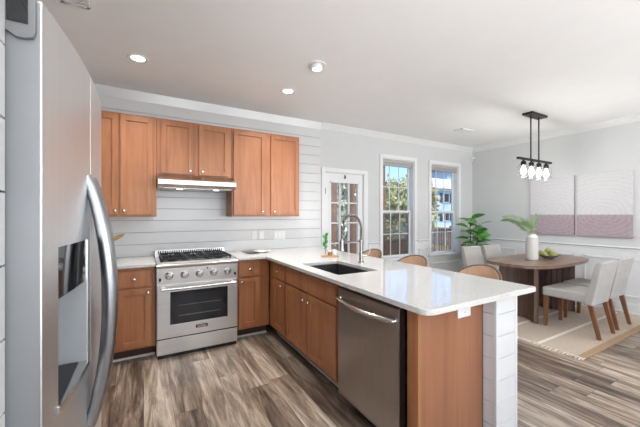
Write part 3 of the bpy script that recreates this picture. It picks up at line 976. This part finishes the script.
# oven door
m = MB()
WX0, WX1, WZ0, WZ1 = 0.222, 0.765, 0.315, 0.632
y0, y1 = RF - .006, RF + .03
m.box(RX0 + .003, y0, .192, WX0, y1, .704, 0.004); m.box(WX1, y0, .192, RX1 - .003, y1, .704, 0.004)
m.box(WX0 - .005, y0 + .0003, .192, WX1 + .005, y1, WZ0, 0.003); m.box(WX0 - .005, y0 + .0003, WZ1, WX1 + .005, y1, .704, 0.003)
od = m.build('oven_door', 'steel_range', t)
MB().box(WX0 - .004, y0 + .004, WZ0 - .004, WX1 + .004, y0 + .012, WZ1 + .004).build('window_frame', 'black_gloss', od)
MB().box(WX0 + .045, y0 + .0025, WZ0 + .035, WX1 - .045, y0 + .0045, WZ1 - .04).build('window_glass', 'oven_dark', od)
m = MB()
for k_ in range(2):
    z = WZ0 + .08 + .1 * k_
    m.cyl((WX0 + .07, y0 + .0025, z), (WX1 - .07, y0 + .0025, z), 0.0022, n=6)
m.build('rack', 'gunmetal', od)
hb = MB().cyl((RX0 + .035, RF - .055, .672), (RX1 - .035, RF - .055, .672), 0.0145, n=16)
for x in (RX0 + .055, RX1 - .055): hb.box(x - .014, RF - .055, .66, x + .014, y0 + .002, .684, 0.004)
hb.build('handle', 'chrome', od)
bd = MB().box(.452, y0 - .004, .248, .566, y0 + .002, .280, 0.004).build('badge', 'plate_dark', od)
m = MB().box(.466, y0 - .0052, .256, .552, y0 - .0035, .263, 0.001)
ap = [(.466 + .086 * i / 12, .266 + .006 * math.sin(PI * i / 12)) for i in range(13)]
m.tube([(p[0], y0 - .004, p[1]) for p in ap], 0.0016, 6)
m.build('badge_mark', 'nickel', od)
MB().box(RX0 + .003, RF - .002, .036, RX1 - .003, RF + .031, .178, 0.004).build('bottom_panel', 'steel_range', t)
MB().box(RX0 + .01, RF + .012, .0, RX1 - .01, RF + .05, .034).build('kick_strip', 'black_gloss', t)
MB().box(RX0 + .004, RF + .012, .177, RX1 - .004, RF + .031, .194).build('drawer_gap', 'black_gloss', t)
# cooktop
MB().box(RX0, RF + .02, .894, RX1, 3.975, .910, 0.004).build('cooktop', 'steel_range', t)
MB().box(RX0 + .035, RF + .075, .9095, RX1 - .035, 3.915, .9125).build('burner_pan', 'gunmetal', t)
for i, x in enumerate((RX0 + .155, (RX0 + RX1) / 2, RX1 - .155)):
    for y in ((3.52, 3.77) if i != 1 else (3.645,)):
        MB().lathe([(0.05, 0), (0.05, .010), (0.036, .012), (0.036, .020), (0.001, .021)], (x, y, .912), 20).build('burner', 'iron', t)
for i in range(3):
    xa = RX0 + .042 + i * .2275; xb = xa + .222
    m = MB(); z0, z1 = .932, .947; ya, yb = RF + .085, 3.905
    for x in (xa, xb - .014): m.box(x, ya, z0, x + .014, yb, z1, 0.003)
    for y in (ya, (ya + yb) / 2 - .007, yb - .014): m.box(xa + .01, y, z0, xb - .01, y + .014, z1, 0.003)
    for yc in ((ya * .75 + yb * .25), (ya * .25 + yb * .75)):
        xm = (xa + xb) / 2
        for dx in (-1, 1): m.box(min(xm + dx * .03, xm + dx * .10), yc - .006, z0 + .002, max(xm + dx * .03, xm + dx * .10), yc + .006, z1 + .002, 0.002)
        for dy in (-1, 1): m.box(xm - .006, min(yc + dy * .03, yc + dy * .125), z0 + .002, xm + .006, max(yc + dy * .03, yc + dy * .125), z1 + .002, 0.002)
    for x in (xa + .004, xb - .018):
        for y in (ya + .002, yb - .016): m.box(x, y, .912, x + .014, y + .014, z0 + .001)
    m.build('grate', 'iron' if i != 1 else 'black_metal', t)
m = MB().box(RX0, 3.925, .908, RX1, 3.975, .975, 0.004)
bg_ = m.build('back_guard', 'steel_range', t)
m = MB()
for i in range(30):
    x = RX0 + .03 + i * (RX1 - RX0 - .07) / 29
    m.box(x, 3.9235, .945, x + .012, 3.926, .966, 0.0)
m.build('vent_slot', 'black_gloss', bg_)

# ------------------------------------------------------------------ refrigerator
t = thing('refrigerator', (-0.5, 1.235, 0.0), 'large stainless steel side by side refrigerator at the left edge', 'refrigerator')
FZ0, FZ1 = 0.09, 1.785
def fx(y): return -0.135 - 0.035 * ((y - 1.235) / 0.455) ** 2
MB().box(-.88, .80, 0.02, -.235, 1.67, 1.76, 0.006).build('body', 'fridge_side', t)
MB().box(-.8, .82, 0.0, -.26, 1.65, .09).build('base_grille', 'dark_plastic', t)
def door_piece(m, y0, y1, z0, z1, xb=-.225, n=10, r0=0.0, r1=0.0):
    pts = []
    for i in range(n + 1):
        y = y0 + (y1 - y0) * i / n
        pts.append((fx(y), y))
    if r0: pts = [(pts[0][0] - r0, y0)] + [(pts[0][0] - r0 * .3, y0 + r0 * .3)] + [(fx(y0 + r0), y0 + r0)] + [p for p in pts if p[1] > y0 + r0 + .001]
    if r1: pts = [p for p in pts if p[1] < y1 - r1 - .001] + [(fx(y1 - r1), y1 - r1), (pts[-1][0] - r1 * .3, y1 - r1 * .3), (pts[-1][0] - r1, y1)]
    m.prism(pts + [(xb, y1), (xb, y0)], 'z', z0, z1)
DY0, DY1, DZ0, DZ1 = 0.855, 1.092, 0.945, 1.306
m = MB()
door_piece(m, .782, 1.128, FZ0, DZ0, r0=.003, r1=.0015); door_piece(m, .782, 1.128, DZ1, FZ1, r0=.003, r1=.0015)
door_piece(m, .782, DY0, DZ0, DZ1, r0=.003, n=3); door_piece(m, DY1, 1.128, DZ0, DZ1, r1=.0015, n=3)
ld = m.build('freezer_door', 'steel_fridge', t)
MB().box(-.224, .7795, FZ0 + .004, -.1730, .7835, FZ1 - .004, 0.001).build('door_side', 'fridge_side', ld)
m = MB(); door_piece(m, 1.131, 1.688, FZ0, FZ1, r0=.001, r1=.0015, n=16); rd = m.build('fridge_door', 'steel_fridge', t)
# dispenser
m = MB()
m.box(-.226, DY0, DZ0, -.2215, DY1, DZ1)
m.box(-.223, DY0 - .0005, DZ0, fx(DY0) - .002, DY0 + .004, DZ1); m.box(-.223, DY1 - .004, DZ0, fx(DY1) - .002, DY1 + .0005, 1.191)
m.build('dispenser_cavity', 'grey_plastic', ld)
m = MB().prism([(fx(DY0 + .001 + (DY1 - DY0 - .002) * i / 8) - .003, DY0 + .001 + (DY1 - DY0 - .002) * i / 8) for i in range(9)] + [(-.222, DY1 - .001), (-.222, DY0 + .001)], 'z', 1.192, DZ1)
m.build('dispenser_display', 'black_gloss', ld)
m = MB().prism([(fx(DY0 + (DY1 - DY0) * i / 8) + .004, DY0 - .002 + (DY1 - DY0 + .004) * i / 8) for i in range(9)] + [(-.222, DY1 + .002), (-.222, DY0 - .002)], 'z', .948, .964, 0.003)
tr_ = m.build('dispenser_tray', 'chrome', ld)
MB().box(-.218, DY0 + .010, .9625, -.158, DY1 - .012, .9665, 0.001).build('drip_grille', 'dark_plastic', tr_)
MB().box(-.221, .94, 1.04, -.205, 1.0, 1.17, 0.005).build('paddle', 'dark_plastic', ld)
def fhandle(par, y, z0, z1, out):
    pts = []; rr = []
    for i in range(25):
        f_ = i / 24
        b = math.sin(PI * f_) ** 0.75
        pts.append((fx(y) - .004 + out * b, y, z0 + (z1 - z0) * f_)); rr.append(.014 + .006 * b)
    MB().tube(pts, rr, 14, flat=1.1, up=(1, 0, 0)).build('handle', 'steel_handle', par)
fhandle(ld, 1.095, .755, 1.485, .056)
fhandle(rd, 1.166, .755, 1.485, .050)
# hinge cover: rounded frame with dark recess near the top of the door side
m = MB()
zc0, zc1 = 1.704, 1.80
pts = [(-.222, zc0 + .012), (-.205, zc0), (-.192, zc0), (-.181, zc0 + .004), (-.177, zc0 + .014), (-.177, zc1), (-.222, zc1)]
m.prism([(p[0], p[1]) for p in pts], 'y', .770, .783, 0.002)
hc = m.build('hinge_cover', 'hinge_grey', t)
MB().box(-.217, .7675, zc0 + .026, -.187, .771, zc1 - .004, 0.001).build('recess', 'black_gloss', hc)

# ------------------------------------------------------------------ ceiling fixtures
GL = 'recessed ceiling lights'
def can(x, y, lab, power, gimbal=False, lit=True):
    t = thing('recessed_light', (x, y, CEIL - .004), lab, 'ceiling light', GL)
    MB().lathe([(0.055, 0), (0.08, 0), (0.082, -.004), (0.075, -.009), (0.055, -.005)], (x, y, CEIL), 32, cap=False).build('trim_ring', 'white_plastic', t)
    if gimbal:
        m = MB().lathe([(0.05, 0.0), (0.052, -.03), (0.047, -.042), (0.04, -.038)], (x, y, CEIL), 28, cap=False)
        m.build('gimbal', 'white_plastic', t)
        MB().lathe([(0.042, -.034), (0.042, -.037), (0.001, -.038)], (x, y, CEIL), 24).build('lens', 'lamp_white', t)
        z = CEIL - .05
    else:
        MB().lathe([(0.056, -.002), (0.056, -.005), (0.001, -.007)], (x, y, CEIL), 28).build('lens', 'lamp_white', t)
        z = CEIL - .012
    area('can_lamp', (x, y, z), (0, 0, 0), .1, .1, power, (1.0, 0.98, 0.955), 'DISK', math.radians(125))
CP = 11
can(-0.043, 3.118, 'lit recessed ceiling light above the left wall cabinets', CP)
can(1.379, 3.13, 'lit flat recessed ceiling light above the sink counter corner', CP)
can(1.37, 2.456, 'round gimbal recessed ceiling light protruding over the peninsula', CP, True)
def vent(x, y, w, d, lab):
    t = thing('ceiling_vent', (x, y, CEIL - .012), lab, 'vent')
    m = MB(); z0, z1 = CEIL - .012, CEIL - .0005
    m.box(x - w / 2, y - d / 2, z0, x + w / 2, y - d / 2 + .02, z1, 0.002); m.box(x - w / 2, y + d / 2 - .02, z0, x + w / 2, y + d / 2, z1, 0.002)
    m.box(x - w / 2, y - d / 2, z0, x - w / 2 + .02, y + d / 2, z1, 0.002); m.box(x + w / 2 - .02, y - d / 2, z0, x + w / 2, y + d / 2, z1, 0.002)
    m.build('frame', 'white_plastic', t)
    m = MB()
    n = int((d - .04) / .02)
    for i in range(n):
        yy = y - d / 2 + .025 + i * .02
        m.box(x - w / 2 + .018, yy, z0 + .002, x + w / 2 - .018, yy + .011, z1 - .003)
    m.build('louvre', 'trim_paint', t)
vent(4.494, 3.18, .30, .15, 'small white ceiling vent over the dining windows')
vent(-0.38, 2.37, .15, .30, 'white ceiling vent above the refrigerator')
t = thing('motion_sensor', (5.885, 3.96, 2.47), 'small white motion sensor high in the room corner', 'sensor')
MB().box(5.86, 3.945, 2.475, 5.915, 3.998, 2.565, 0.012, 3).build('housing', 'white_plastic', t)
MB().box(5.866, 3.94, 2.488, 5.909, 3.947, 2.522, 0.003).build('lens', 'grey_plastic', t)

# pendant
PX, PY = 4.62, 2.2
t = thing('pendant_light', (PX, PY, 1.86), 'black linear pendant with four clear glass shades over the dining table', 'pendant light')
MB().box(PX - .2, PY - .065, CEIL - .028, PX + .2, PY + .065, CEIL - .0005, 0.004).build('canopy', 'black_metal', t)
for x in (4.512, 4.718): MB().cyl((x, PY, 2.12), (x, PY, CEIL - .027), 0.0085, n=12).build('rod', 'black_metal', t)
MB().box(4.19, PY - .016, 2.10, 5.05, PY + .016, 2.128, 0.003).build('bar', 'black_metal', t)
for x in (4.33, 4.525, 4.72, 4.915):
    sh = MB().lathe([(0.012, 2.101), (0.014, 2.085), (0.03, 2.08), (0.033, 2.03), (0.026, 2.028)][::-1], (x, PY, 0), 20).build('socket', 'black_metal', t)
    MB().lathe([(0.034, 2.045), (0.062, 2.035), (0.064, 2.02), (0.064, 1.875), (0.0625, 1.874), (0.0625, 2.02), (0.061, 2.033), (0.034, 2.043)], (x, PY, 0), 28, cap=False).build('glass_shade', 'clear_glass', t)
    MB().lathe([(0.012, 2.028), (0.015, 2.01), (0.03, 1.975), (0.034, 1.95), (0.028, 1.922), (0.012, 1.908), (0.001, 1.906)][::-1], (x, PY, 0), 18).build('bulb', 'bulb_white', t)
    pl = bpy.data.lights.new('bulb_lamp', 'POINT'); pl.energy = 7.0; pl.shadow_soft_size = .036; pl.color = (1, .97, .93)
    po = bpy.data.objects.new('bulb_lamp', pl); po.location = (x, PY, 1.86); COL.objects.link(po)

# blinds
def blind(x0, x1, zt, lab):
    t = thing('window_blind', ((x0 + x1) / 2, 4.045, zt - .09), lab, 'blind', 'raised window blinds')
    MB().box(x0, 4.012, zt - .05, x1, 4.066, zt - .001, 0.003).build('headrail', 'blind_grey', t)
    m = MB()
    for i in range(5): m.box(x0 + .006, 4.018, zt - .058 - i * .0075, x1 - .006, 4.06, zt - .0515 - i * .0075, 0.002)
    m.build('folded_shade', 'blind_grey', t)
    MB().box(x0 + .004, 4.014, zt - .105, x1 - .004, 4.064, zt - .089, 0.003).build('bottom_rail', 'blind_grey', t)
blind(3.505, 4.215, 2.327, 'raised grey blind in the window nearest the door')
blind(4.685, 5.445, 2.327, 'raised grey blind in the window beside the room corner')

# ------------------------------------------------------------------ art
def art(y0, y1, mat, lab):
    t = tag(MB().box(5.875, y0, 1.055, 5.9185, y1, 2.0, 0.003).build('canvas_painting', mat), lab, 'painting', 'pair of canvases on the dining wall')
    return t
art(2.245, 2.875, 'canvas_offset', 'left grey and mauve abstract canvas, the one behind the vase')
art(1.575, 2.205, 'canvas_wide', 'right grey and mauve abstract canvas, the one nearer the frame edge')

# ------------------------------------------------------------------ rug
RGX0, RGX1, RGY0, RGY1 = 3.66, 5.78, 1.30, 3.36
t = thing('area_rug', ((RGX0 + RGX1) / 2, (RGY0 + RGY1) / 2, 0), 'sand woven rug with cream stripes and fringed ends under the dining table', 'rug')
MB().box(RGX0, RGY0, 0.0005, RGX1, RGY1, 0.012, 0.004).build('weave', 'rug_weave', t)
m = MB()
for xe, s_ in ((RGX0, -1), (RGX1, 1)):
    y = RGY0 + .01
    while y < RGY1 - .01:
        L = random.uniform(.05, .085); dy = random.uniform(-.012, .012)
        m.tube([(xe - s_ * .004, y, .008), (xe + s_ * L * .5, y + dy * .4, .007), (xe + s_ * L, y + dy, .004)], [.005, .0045, .003], 5)
        y += .0165
fr_ = m.build('fringe', 'fringe_cream', t)
fr_['kind'] = 'stuff'
RT = 0.0125

# ------------------------------------------------------------------ dining table
TX, TY = 4.80, 2.25
t = thing('dining_table', (TX, TY, RT), 'brown wood dining table with rounded corners standing on the rug', 'table')
se = []
for i in range(72):
    a = 2 * PI * i / 72
    c, s_ = math.cos(a), math.sin(a)
    se.append((TX + .81 * math.copysign(abs(c) ** .625, c), TY + .42 * math.copysign(abs(s_) ** .625, s_)))
MB().prism(se, 'z', .722, .760, 0.010, 3).build('tabletop', 'table_wood', t)
def curved_panel(pts0, th, s_):
    m = MB()
    # plank staves along the curve
    for (p, q) in zip(pts0, pts0[1:]):
        p, q = Vector(p), Vector(q)
        d = (q - p).normalized(); n_ = Vector((-d.y, d.x))
        p2, q2 = p + d * .002, q - d * .002
        m.prism([tuple(p2 + n_ * th / 2), tuple(q2 + n_ * th / 2), tuple(q2 - n_ * th / 2), tuple(p2 - n_ * th / 2)], 'z', RT, .7225, 0.002, 1)
    return m
for x_end, x_mid in ((4.27, 4.43), (5.30, 5.13)):
    pts = []
    for i in range(10):
        f_ = i / 9
        pts.append((x_end + (x_mid - x_end) * math.sin(PI * f_), 2.02 + .46 * f_))
    curved_panel(pts, .05, 1).build('base_panel', 'base_wood', t)

# ------------------------------------------------------------------ dining chairs
def make_chair():
    t = thing('dining_chair', (0, 0, 0), '', 'chair', 'upholstered dining chairs')
    MB().box(-.225, -.235, .375, .225, .26, .485, 0.03, 4).build('seat', 'chair_fabric', t)
    m = MB().prism([(-.235, .36), (-.175, .36), (-.17, .44), (-.262, .825), (-.278, .842), (-.305, .845), (-.322, .832), (-.243, .44)], 'x', -.228, .228, 0.014, 3)
    m.build('backrest', 'chair_fabric', t)
    for sx_ in (-1, 1):
        for y0, y1 in ((.225, .235), (-.205, -.285)):
            m = MB()
            bm = bmesh.new(); bmesh.ops.create_cube(bm, size=1)
            for v in bm.verts:
                up = v.co.z > 0
                w = .024 if up else .016
                v.co = Vector((sx_ * (.19 if up else .192) + (1 if v.co.x > 0 else -1) * w, (y0 if up else y1) + (1 if v.co.y > 0 else -1) * w, .378 if up else 0.0))
            bmesh.ops.bevel(bm, geom=bm.edges[:], offset=.003, segments=2, affect='EDGES')
            m.merge(bm).build('leg', 'leg_wood', t)
    return t
ch = make_chair()
ch.location = (4.50, 1.70, RT)
ch['label'] = 'near side pale grey dining chair whose back stands closest to the peninsula'
dup(ch, (5.07, 1.72, RT), 0, 'near side pale grey dining chair partly behind the other, closer to the wall')
dup(ch, (4.70, 2.91, RT), PI, 'far side pale grey dining chair beside the window, left of its pair')
dup(ch, (5.25, 2.91, RT), PI, 'far side pale grey dining chair in front of the leafy plant, right of its pair')

# ------------------------------------------------------------------ counter stools
def make_stool():
    t = thing('counter_stool', (0, 0, 0), '', 'stool', 'tan counter stools')
    MB().lathe([(0.17, 0.0), (0.195, .01), (0.2, .035), (0.19, .06), (0.14, .07), (0.001, .072)], (0, 0, .60), 28).build('seat', 'tan_leather', t)
    # barrel back curved round the +x side
    m = MB(); vs = []; fs = []
    n, nz = 20, 6
    for side_ in (0, 1):
        for i in range(n + 1):
            a = math.radians(-72 + 144 * i / n)
            hgt = .93 - .115 * (abs(i - n / 2) / (n / 2)) ** 2.2
            for j in range(nz + 1):
                z = .70 + (hgt - .70) * j / nz
                r = (.205 if side_ else .232) + .012 * (z - .6)
                vs.append((r * math.cos(a), r * math.sin(a), z))
    S_ = (n + 1) * (nz + 1)
    for i in range(n):
        for j in range(nz):
            q = i * (nz + 1) + j
            fs.append((q, q + nz + 1, q + nz + 2, q + 1)); fs.append((S_ + q, S_ + q + 1, S_ + q + nz + 2, S_ + q + nz + 1))
        q = i * (nz + 1)
        fs.append((q, S_ + q, S_ + q + nz + 1, q + nz + 1))
        q += nz
        fs.append((q, q + nz + 1, S_ + q + nz + 1, S_ + q))
    for i in (0, n):
        for j in range(nz):
            q = i * (nz + 1) + j; fs.append((q, q + 1, S_ + q + 1, S_ + q))
    m.faces(vs, fs).build('backrest', 'tan_leather', t)
    rim = []
    for i in range(n + 1):
        a = math.radians(-74 + 148 * i / n)
        hgt = .932 - .115 * (abs(i - n / 2) / (n / 2)) ** 2.2
        rim.append((.222 * math.cos(a), .222 * math.sin(a), hgt))
    rim = [(.20 * math.cos(math.radians(-76)), .20 * math.sin(math.radians(-76)), .62)] + rim + [(.20 * math.cos(math.radians(76)), .20 * math.sin(math.radians(76)), .62)]
    MB().tube(rim, .010, 10).build('back_rim', 'stool_frame', t)
    for a in (45, 135, 225, 315):
        c, s_ = math.cos(math.radians(a)), math.sin(math.radians(a))
        MB().tube([(.14 * c, .14 * s_, .605), (.2 * c, .2 * s_, 0)], [.017, .011], 10).build('leg', 'stool_frame', t)
    MB().tube([(.178 * math.cos(2 * PI * i / 24), .178 * math.sin(2 * PI * i / 24), .22) for i in range(25)], .008, 8, cap=False).build('footrest', 'stool_frame', t)
    return t
st = make_stool()
st.location = (2.37, 1.625, 0)
st['label'] = 'tan counter stool nearest the white column, in front of dining table'
dup(st, (2.37, 2.38, 0), 0, 'tan counter stool in the middle, in front of the nearer dining window')
dup(st, (2.37, 3.08, 0), 0, 'tan counter stool farthest back, beside the glazed door and faucet')

# ------------------------------------------------------------------ plants and decor
def leaf(m, base, d, nrm, L, Wd, curl=0.25, n=6):
    d = Vector(d).normalized(); nrm = Vector(nrm); nrm = (nrm - d * nrm.dot(d)).normalized(); s_ = d.cross(nrm)
    base = Vector(base); vs = []; fs = []
    for i in range(n + 1):
        f_ = i / n
        w = Wd * (math.sin(PI * min(1, f_ ** .85)) ** .75) * .5 + .0012
        c = base + d * (L * f_) - nrm * (curl * L * f_ * f_)
        vs += [c - s_ * w + nrm * w * .35, c, c + s_ * w + nrm * w * .35]
    for i in range(n):
        q = 3 * i
        fs += [(q, q + 1, q + 4, q + 3), (q + 1, q + 2, q + 5, q + 4)]
    m.faces(vs, fs)
# floor plant in the corner
pxx, pyy = 5.36, 3.62
t = thing('potted_plant', (pxx, pyy, 0), 'leafy green rubber plant in the corner behind the far dining chairs', 'plant')
MB().lathe([(0.001, 0), (0.13, 0), (0.15, .02), (0.175, .30), (0.18, .34), (0.165, .34), (0.16, .30), (0.001, .30)], (pxx, pyy, 0), 28, cap=False).build('pot', 'pot_grey', t)
MB().lathe([(0.001, .302), (0.158, .302), (0.158, .31), (0.001, .315)], (pxx, pyy, 0), 20).build('soil', 'soil', t)
random.seed(11)
stems = [((-.12, -.03), 1.27), ((.20, .0), 1.20), ((.02, -.1), 1.02)]
m = MB(); lm = [MB(), MB()]
for (ox, oy), h in stems:
    top = Vector((pxx + ox, pyy + oy, h)); bot = Vector((pxx + ox * .2, pyy + oy * .2, .31))
    pts = [bot.lerp(top, i / 6) + Vector((.015 * math.sin(i * 1.3), .01 * math.cos(i), 0)) for i in range(7)]
    m.tube(pts, [.011, .010, .009, .008, .007, .006, .004], 8)
    for i in range(14):
        f_ = .46 + .54 * i / 13
        p = bot.lerp(top, f_)
        a = i * 2.4 + ox * 9
        tilt = .15 + .75 * (f_ - .5) * 2 * .75
        d = Vector((math.cos(a), math.sin(a), tilt))
        dd_ = d.normalized(); p1 = p + dd_ * .035
        m.tube([p, p1], [.004, .003], 6)
        leaf(lm[(i + int(h * 10)) % 3 == 0], p1, d, Vector((0, 0, 1)) + Vector((random.uniform(-.5, .5), random.uniform(-.7, .1), 0)), random.uniform(.20, .26), random.uniform(.125, .16), .3)
m.build('stem', 'stem_brown', t)
for mm, mt in zip(lm, ('leaf_green', 'leaf_lime')): mm.build('foliage', mt, t)

# vase with fern on the table
vx, vy = 4.64, 2.25
t = thing('vase', (vx, vy, .7605), 'tall pale grey bottle shaped vase holding fern fronds on the dining table', 'vase')
MB().lathe([(0.001, 0), (0.066, 0), (0.074, .008), (0.075, .02), (0.075, .30), (0.070, .318), (0.056, .332), (0.045, .338), (0.043, .357), (0.037, .357), (0.037, .33), (0.001, .32)], (vx, vy, .7605), 32, cap=False).build('body', 'ceramic', t)
def frond(m, pts, n=22, L=.075):
    pts = [Vector(p) for p in pts]
    def at(f_):
        x = f_ * (len(pts) - 1); i = min(int(x), len(pts) - 2); return pts[i].lerp(pts[i + 1], x - i)
    m.tube(pts, [.004] * (len(pts) - 1) + [.001], 6)
    for i in range(n):
        f_ = .22 + .78 * i / (n - 1)
        p = at(f_); td = (at(min(1, f_ + .03)) - at(f_ - .03)).normalized()
        sd_ = (td.cross(Vector((.5, .87, 0))) * .85 + td.cross(Vector((0, 0, 1))) * .5).normalized()
        for s_ in (-1, 1):
            leaf(m, p, td * .7 + sd_ * s_, Vector((-.5, -.87, .4)), L * (1.05 - .6 * f_), .015, .25, 3)
zt = .7605 + .355
fl = Vector((-.8686, .4955, 0))   # leftward as the fronds lean
def fp(a, z, o=0): return (vx - a * .84, vy + a * .42 + o, z)
m = MB()
frond(m, [(vx, vy, zt - .03), fp(.03, zt + .06), fp(.10, zt + .13), fp(.20, zt + .18), fp(.33, zt + .215), fp(.43, zt + .21)], 21, .115)
frond(m, [(vx, vy, zt - .03), fp(.03, zt + .05, -.02), fp(.12, zt + .10, -.05), fp(.22, zt + .13, -.09), fp(.30, zt + .14, -.12)], 18, .10)
frond(m, [(vx + .01, vy, zt - .03), (vx + .03, vy + .01, zt + .08), (vx + .075, vy + .0, zt + .17), (vx + .11, vy - .01, zt + .25)], 15, .095)
m.build('fern_fronds', 'fern_green', t)
# bowl of pears
bx0, by0 = 4.97, 2.20
t = thing('bowl', (bx0, by0, .7605), 'small shallow grey bowl holding green pears on dining table', 'bowl')
MB().lathe([(0.001, 0), (0.05, 0), (0.055, .006), (0.10, .03), (0.145, .055), (0.142, .058), (0.095, .035), (0.05, .012), (0.001, .012)], (bx0, by0, .7605), 32, cap=False).build('dish', 'bowl_grey', t)
pear_pts = [(-.078, .0, .0), (-.024, -.078, .0), (.066, -.05, .0), (.074, .046, .0), (-.018, .078, .0), (.008, -.002, .045)]
pear_lab = ['green pear at the left end of the bowl', 'green pear at the front left of the bowl', 'green pear at the front right of the bowl', 'green pear at the right end of the bowl', 'green pear at the back of the bowl', 'green pear topmost in the bowl']
proto = None
for (dx, dy, dz), lb in zip(pear_pts, pear_lab):
    loc = (bx0 + dx, by0 + dy, .7605 + .034 + dz)
    if proto is None:
        proto = thing('pear', loc, lb, 'pear', 'pears in the bowl')
        c = Vector(loc)
        MB().lathe([(0.001, 0), (0.022, .003), (0.036, .016), (0.0385, .030), (0.033, .048), (0.021, .062), (0.014, .070), (0.001, .073)], c, 20).build('flesh', 'pear', proto)
        MB().tube([c + Vector((0, 0, .070)), c + Vector((.003, 0, .080)), c + Vector((.008, 0, .088))], [.0028, .002, .0022], 6).build('stem', 'stem_brown', proto)
        proto.rotation_euler = (0, -.2, 0)
    else:
        r = dup(proto, loc, 0, lb); r.rotation_euler = (random.uniform(-.25, .25), random.uniform(-.25, .25), random.uniform(0, 6))

# sink-side tray
tx, ty = 1.79, 2.915
Rt = Matrix.Translation((tx, ty, 0)) @ Matrix.Rotation(math.radians(-30), 4, 'Z')
t = tag(MB().box(-.095, -.055, .9155, .095, .055, .930, 0.005, 2, Rt).build('tray', 'tray_wood'), 'small wooden tray on the counter behind the sink', 'tray')
def on(a, b): v = Rt @ Vector((a, b, 0)); return v.x, v.y
zt = .9302
x, y = on(-.05, .012)
t = thing('vase', (x, y, zt), 'slim clear vase with bright green sprigs on the sink tray', 'vase')
MB().lathe([(0.001, 0), (0.02, 0), (0.022, .01), (0.018, .08), (0.021, .1), (0.019, .1), (0.016, .08), (0.001, .006)], (x, y, zt), 18, cap=False).build('body', 'clear_glass', t)
m = MB()
random.seed(5)
for i in range(26):
    a = random.uniform(0, 2 * PI); zz = zt + random.uniform(.06, .215); r = random.uniform(.0, .018)
    p = (x + r * math.cos(a), y + r * math.sin(a), zz)
    leaf(m, p, (math.cos(a) * .7, math.sin(a) * .7, random.uniform(.8, 1.8)), (random.uniform(-1, 1), -1, .5), random.uniform(.035, .055), .019, .2, 4)
for i in range(4): m.tube([(x, y, zt + .01), (x + .012 * math.cos(i * 1.6), y + .012 * math.sin(i * 1.6), zt + .2)], .0022, 5)
m.build('sprigs', 'sprig_green', t)
x, y = on(.05, .0)
t = thing('soap_bottle', (x, y, zt), 'clear soap bottle with pump at the right end of the sink tray', 'bottle')
MB().lathe([(0.001, 0), (0.026, 0), (0.028, .005), (0.028, .075), (0.022, .09), (0.012, .098), (0.012, .105)], (x, y, zt), 20).build('body', 'clear_glass', t)
MB().lathe([(0.001, .003), (0.024, .003), (0.025, .06), (0.001, .06)], (x, y, zt), 18).build('soap', 'paper_white', t)
m = MB().lathe([(0.013, .1), (0.013, .115), (0.005, .118), (0.004, .14)], (x, y, zt), 14); m.tube([(x, y, zt + .138), (x - .03, y - .01, zt + .138), (x - .035, y - .012, zt + .13)], .004, 6)
m.build('pump', 'gunmetal', t)
x, y = on(.0, -.012)
t = thing('jar', (x, y, zt), 'small amber jar in the middle of the sink tray', 'jar')
MB().lathe([(0.001, 0), (0.022, 0), (0.024, .004), (0.024, .036), (0.02, .042)], (x, y, zt), 18).build('body', 'amber', t)
MB().lathe([(0.021, .041), (0.021, .054), (0.001, .055)], (x, y, zt), 18).build('lid', 'white_plastic', t)

# booklet on the counter beside the range
t = thing('booklet', (1.20, 3.72, .9155), 'open booklet with a grey left page on counter right of the range', 'booklet')
Rb = Matrix.Translation((1.22, 3.715, 0)) @ Matrix.Rotation(math.radians(12), 4, 'Z')
def page(x0, x1, lift, name, mat):
    m = MB(); n = 8; vs = []
    for i in range(n + 1):
        f_ = i / n; xx = x0 + (x1 - x0) * f_
        z = .917 + lift * math.sin(PI * (f_ if x0 >= 0 else 1 - f_) * .8 + .2) * .012
        for yy in (-.1, .1):
            for dz in (0, .003): vs.append(Rb @ Vector((xx, yy, z + dz)))
    fs = []
    for i in range(n):
        q = 4 * i
        fs += [(q + 1, q + 3, q + 7, q + 5), (q, q + 4, q + 6, q + 2), (q, q + 1, q + 5, q + 4), (q + 2, q + 6, q + 7, q + 3)]
    fs += [(0, 2, 3, 1), (4 * n, 4 * n + 1, 4 * n + 3, 4 * n + 2)]
    m.faces(vs, fs).build(name, mat, t)
page(-.16, 0, 1, 'left_page', 'paper_dark'); page(.0, .16, 1, 'right_page', 'paper_white')

# vase with dry leaf behind the refrigerator handle
x, y = -.33, 3.74
t = thing('vase', (x, y, .9155), 'small vase with one dry brown leaf behind the refrigerator handle', 'vase')
MB().lathe([(0.001, 0), (0.035, 0), (0.045, .03), (0.04, .08), (0.018, .10), (0.024, .13), (0.018, .13), (0.001, .11)], (x, y, .9155), 22, cap=False).build('body', 'ceramic', t)
m = MB(); m.tube([(x, y, 1.0), (x + .03, y - .01, 1.09), (x + .06, y - .02, 1.12)], .003, 6)
leaf(m, (x + .055, y - .02, 1.11), (1, -.2, .75), (-.5, -1, .5), .13, .045, .1)
m.build('dry_leaf', 'dry_leaf', t)

bpy.context.view_layer.update()
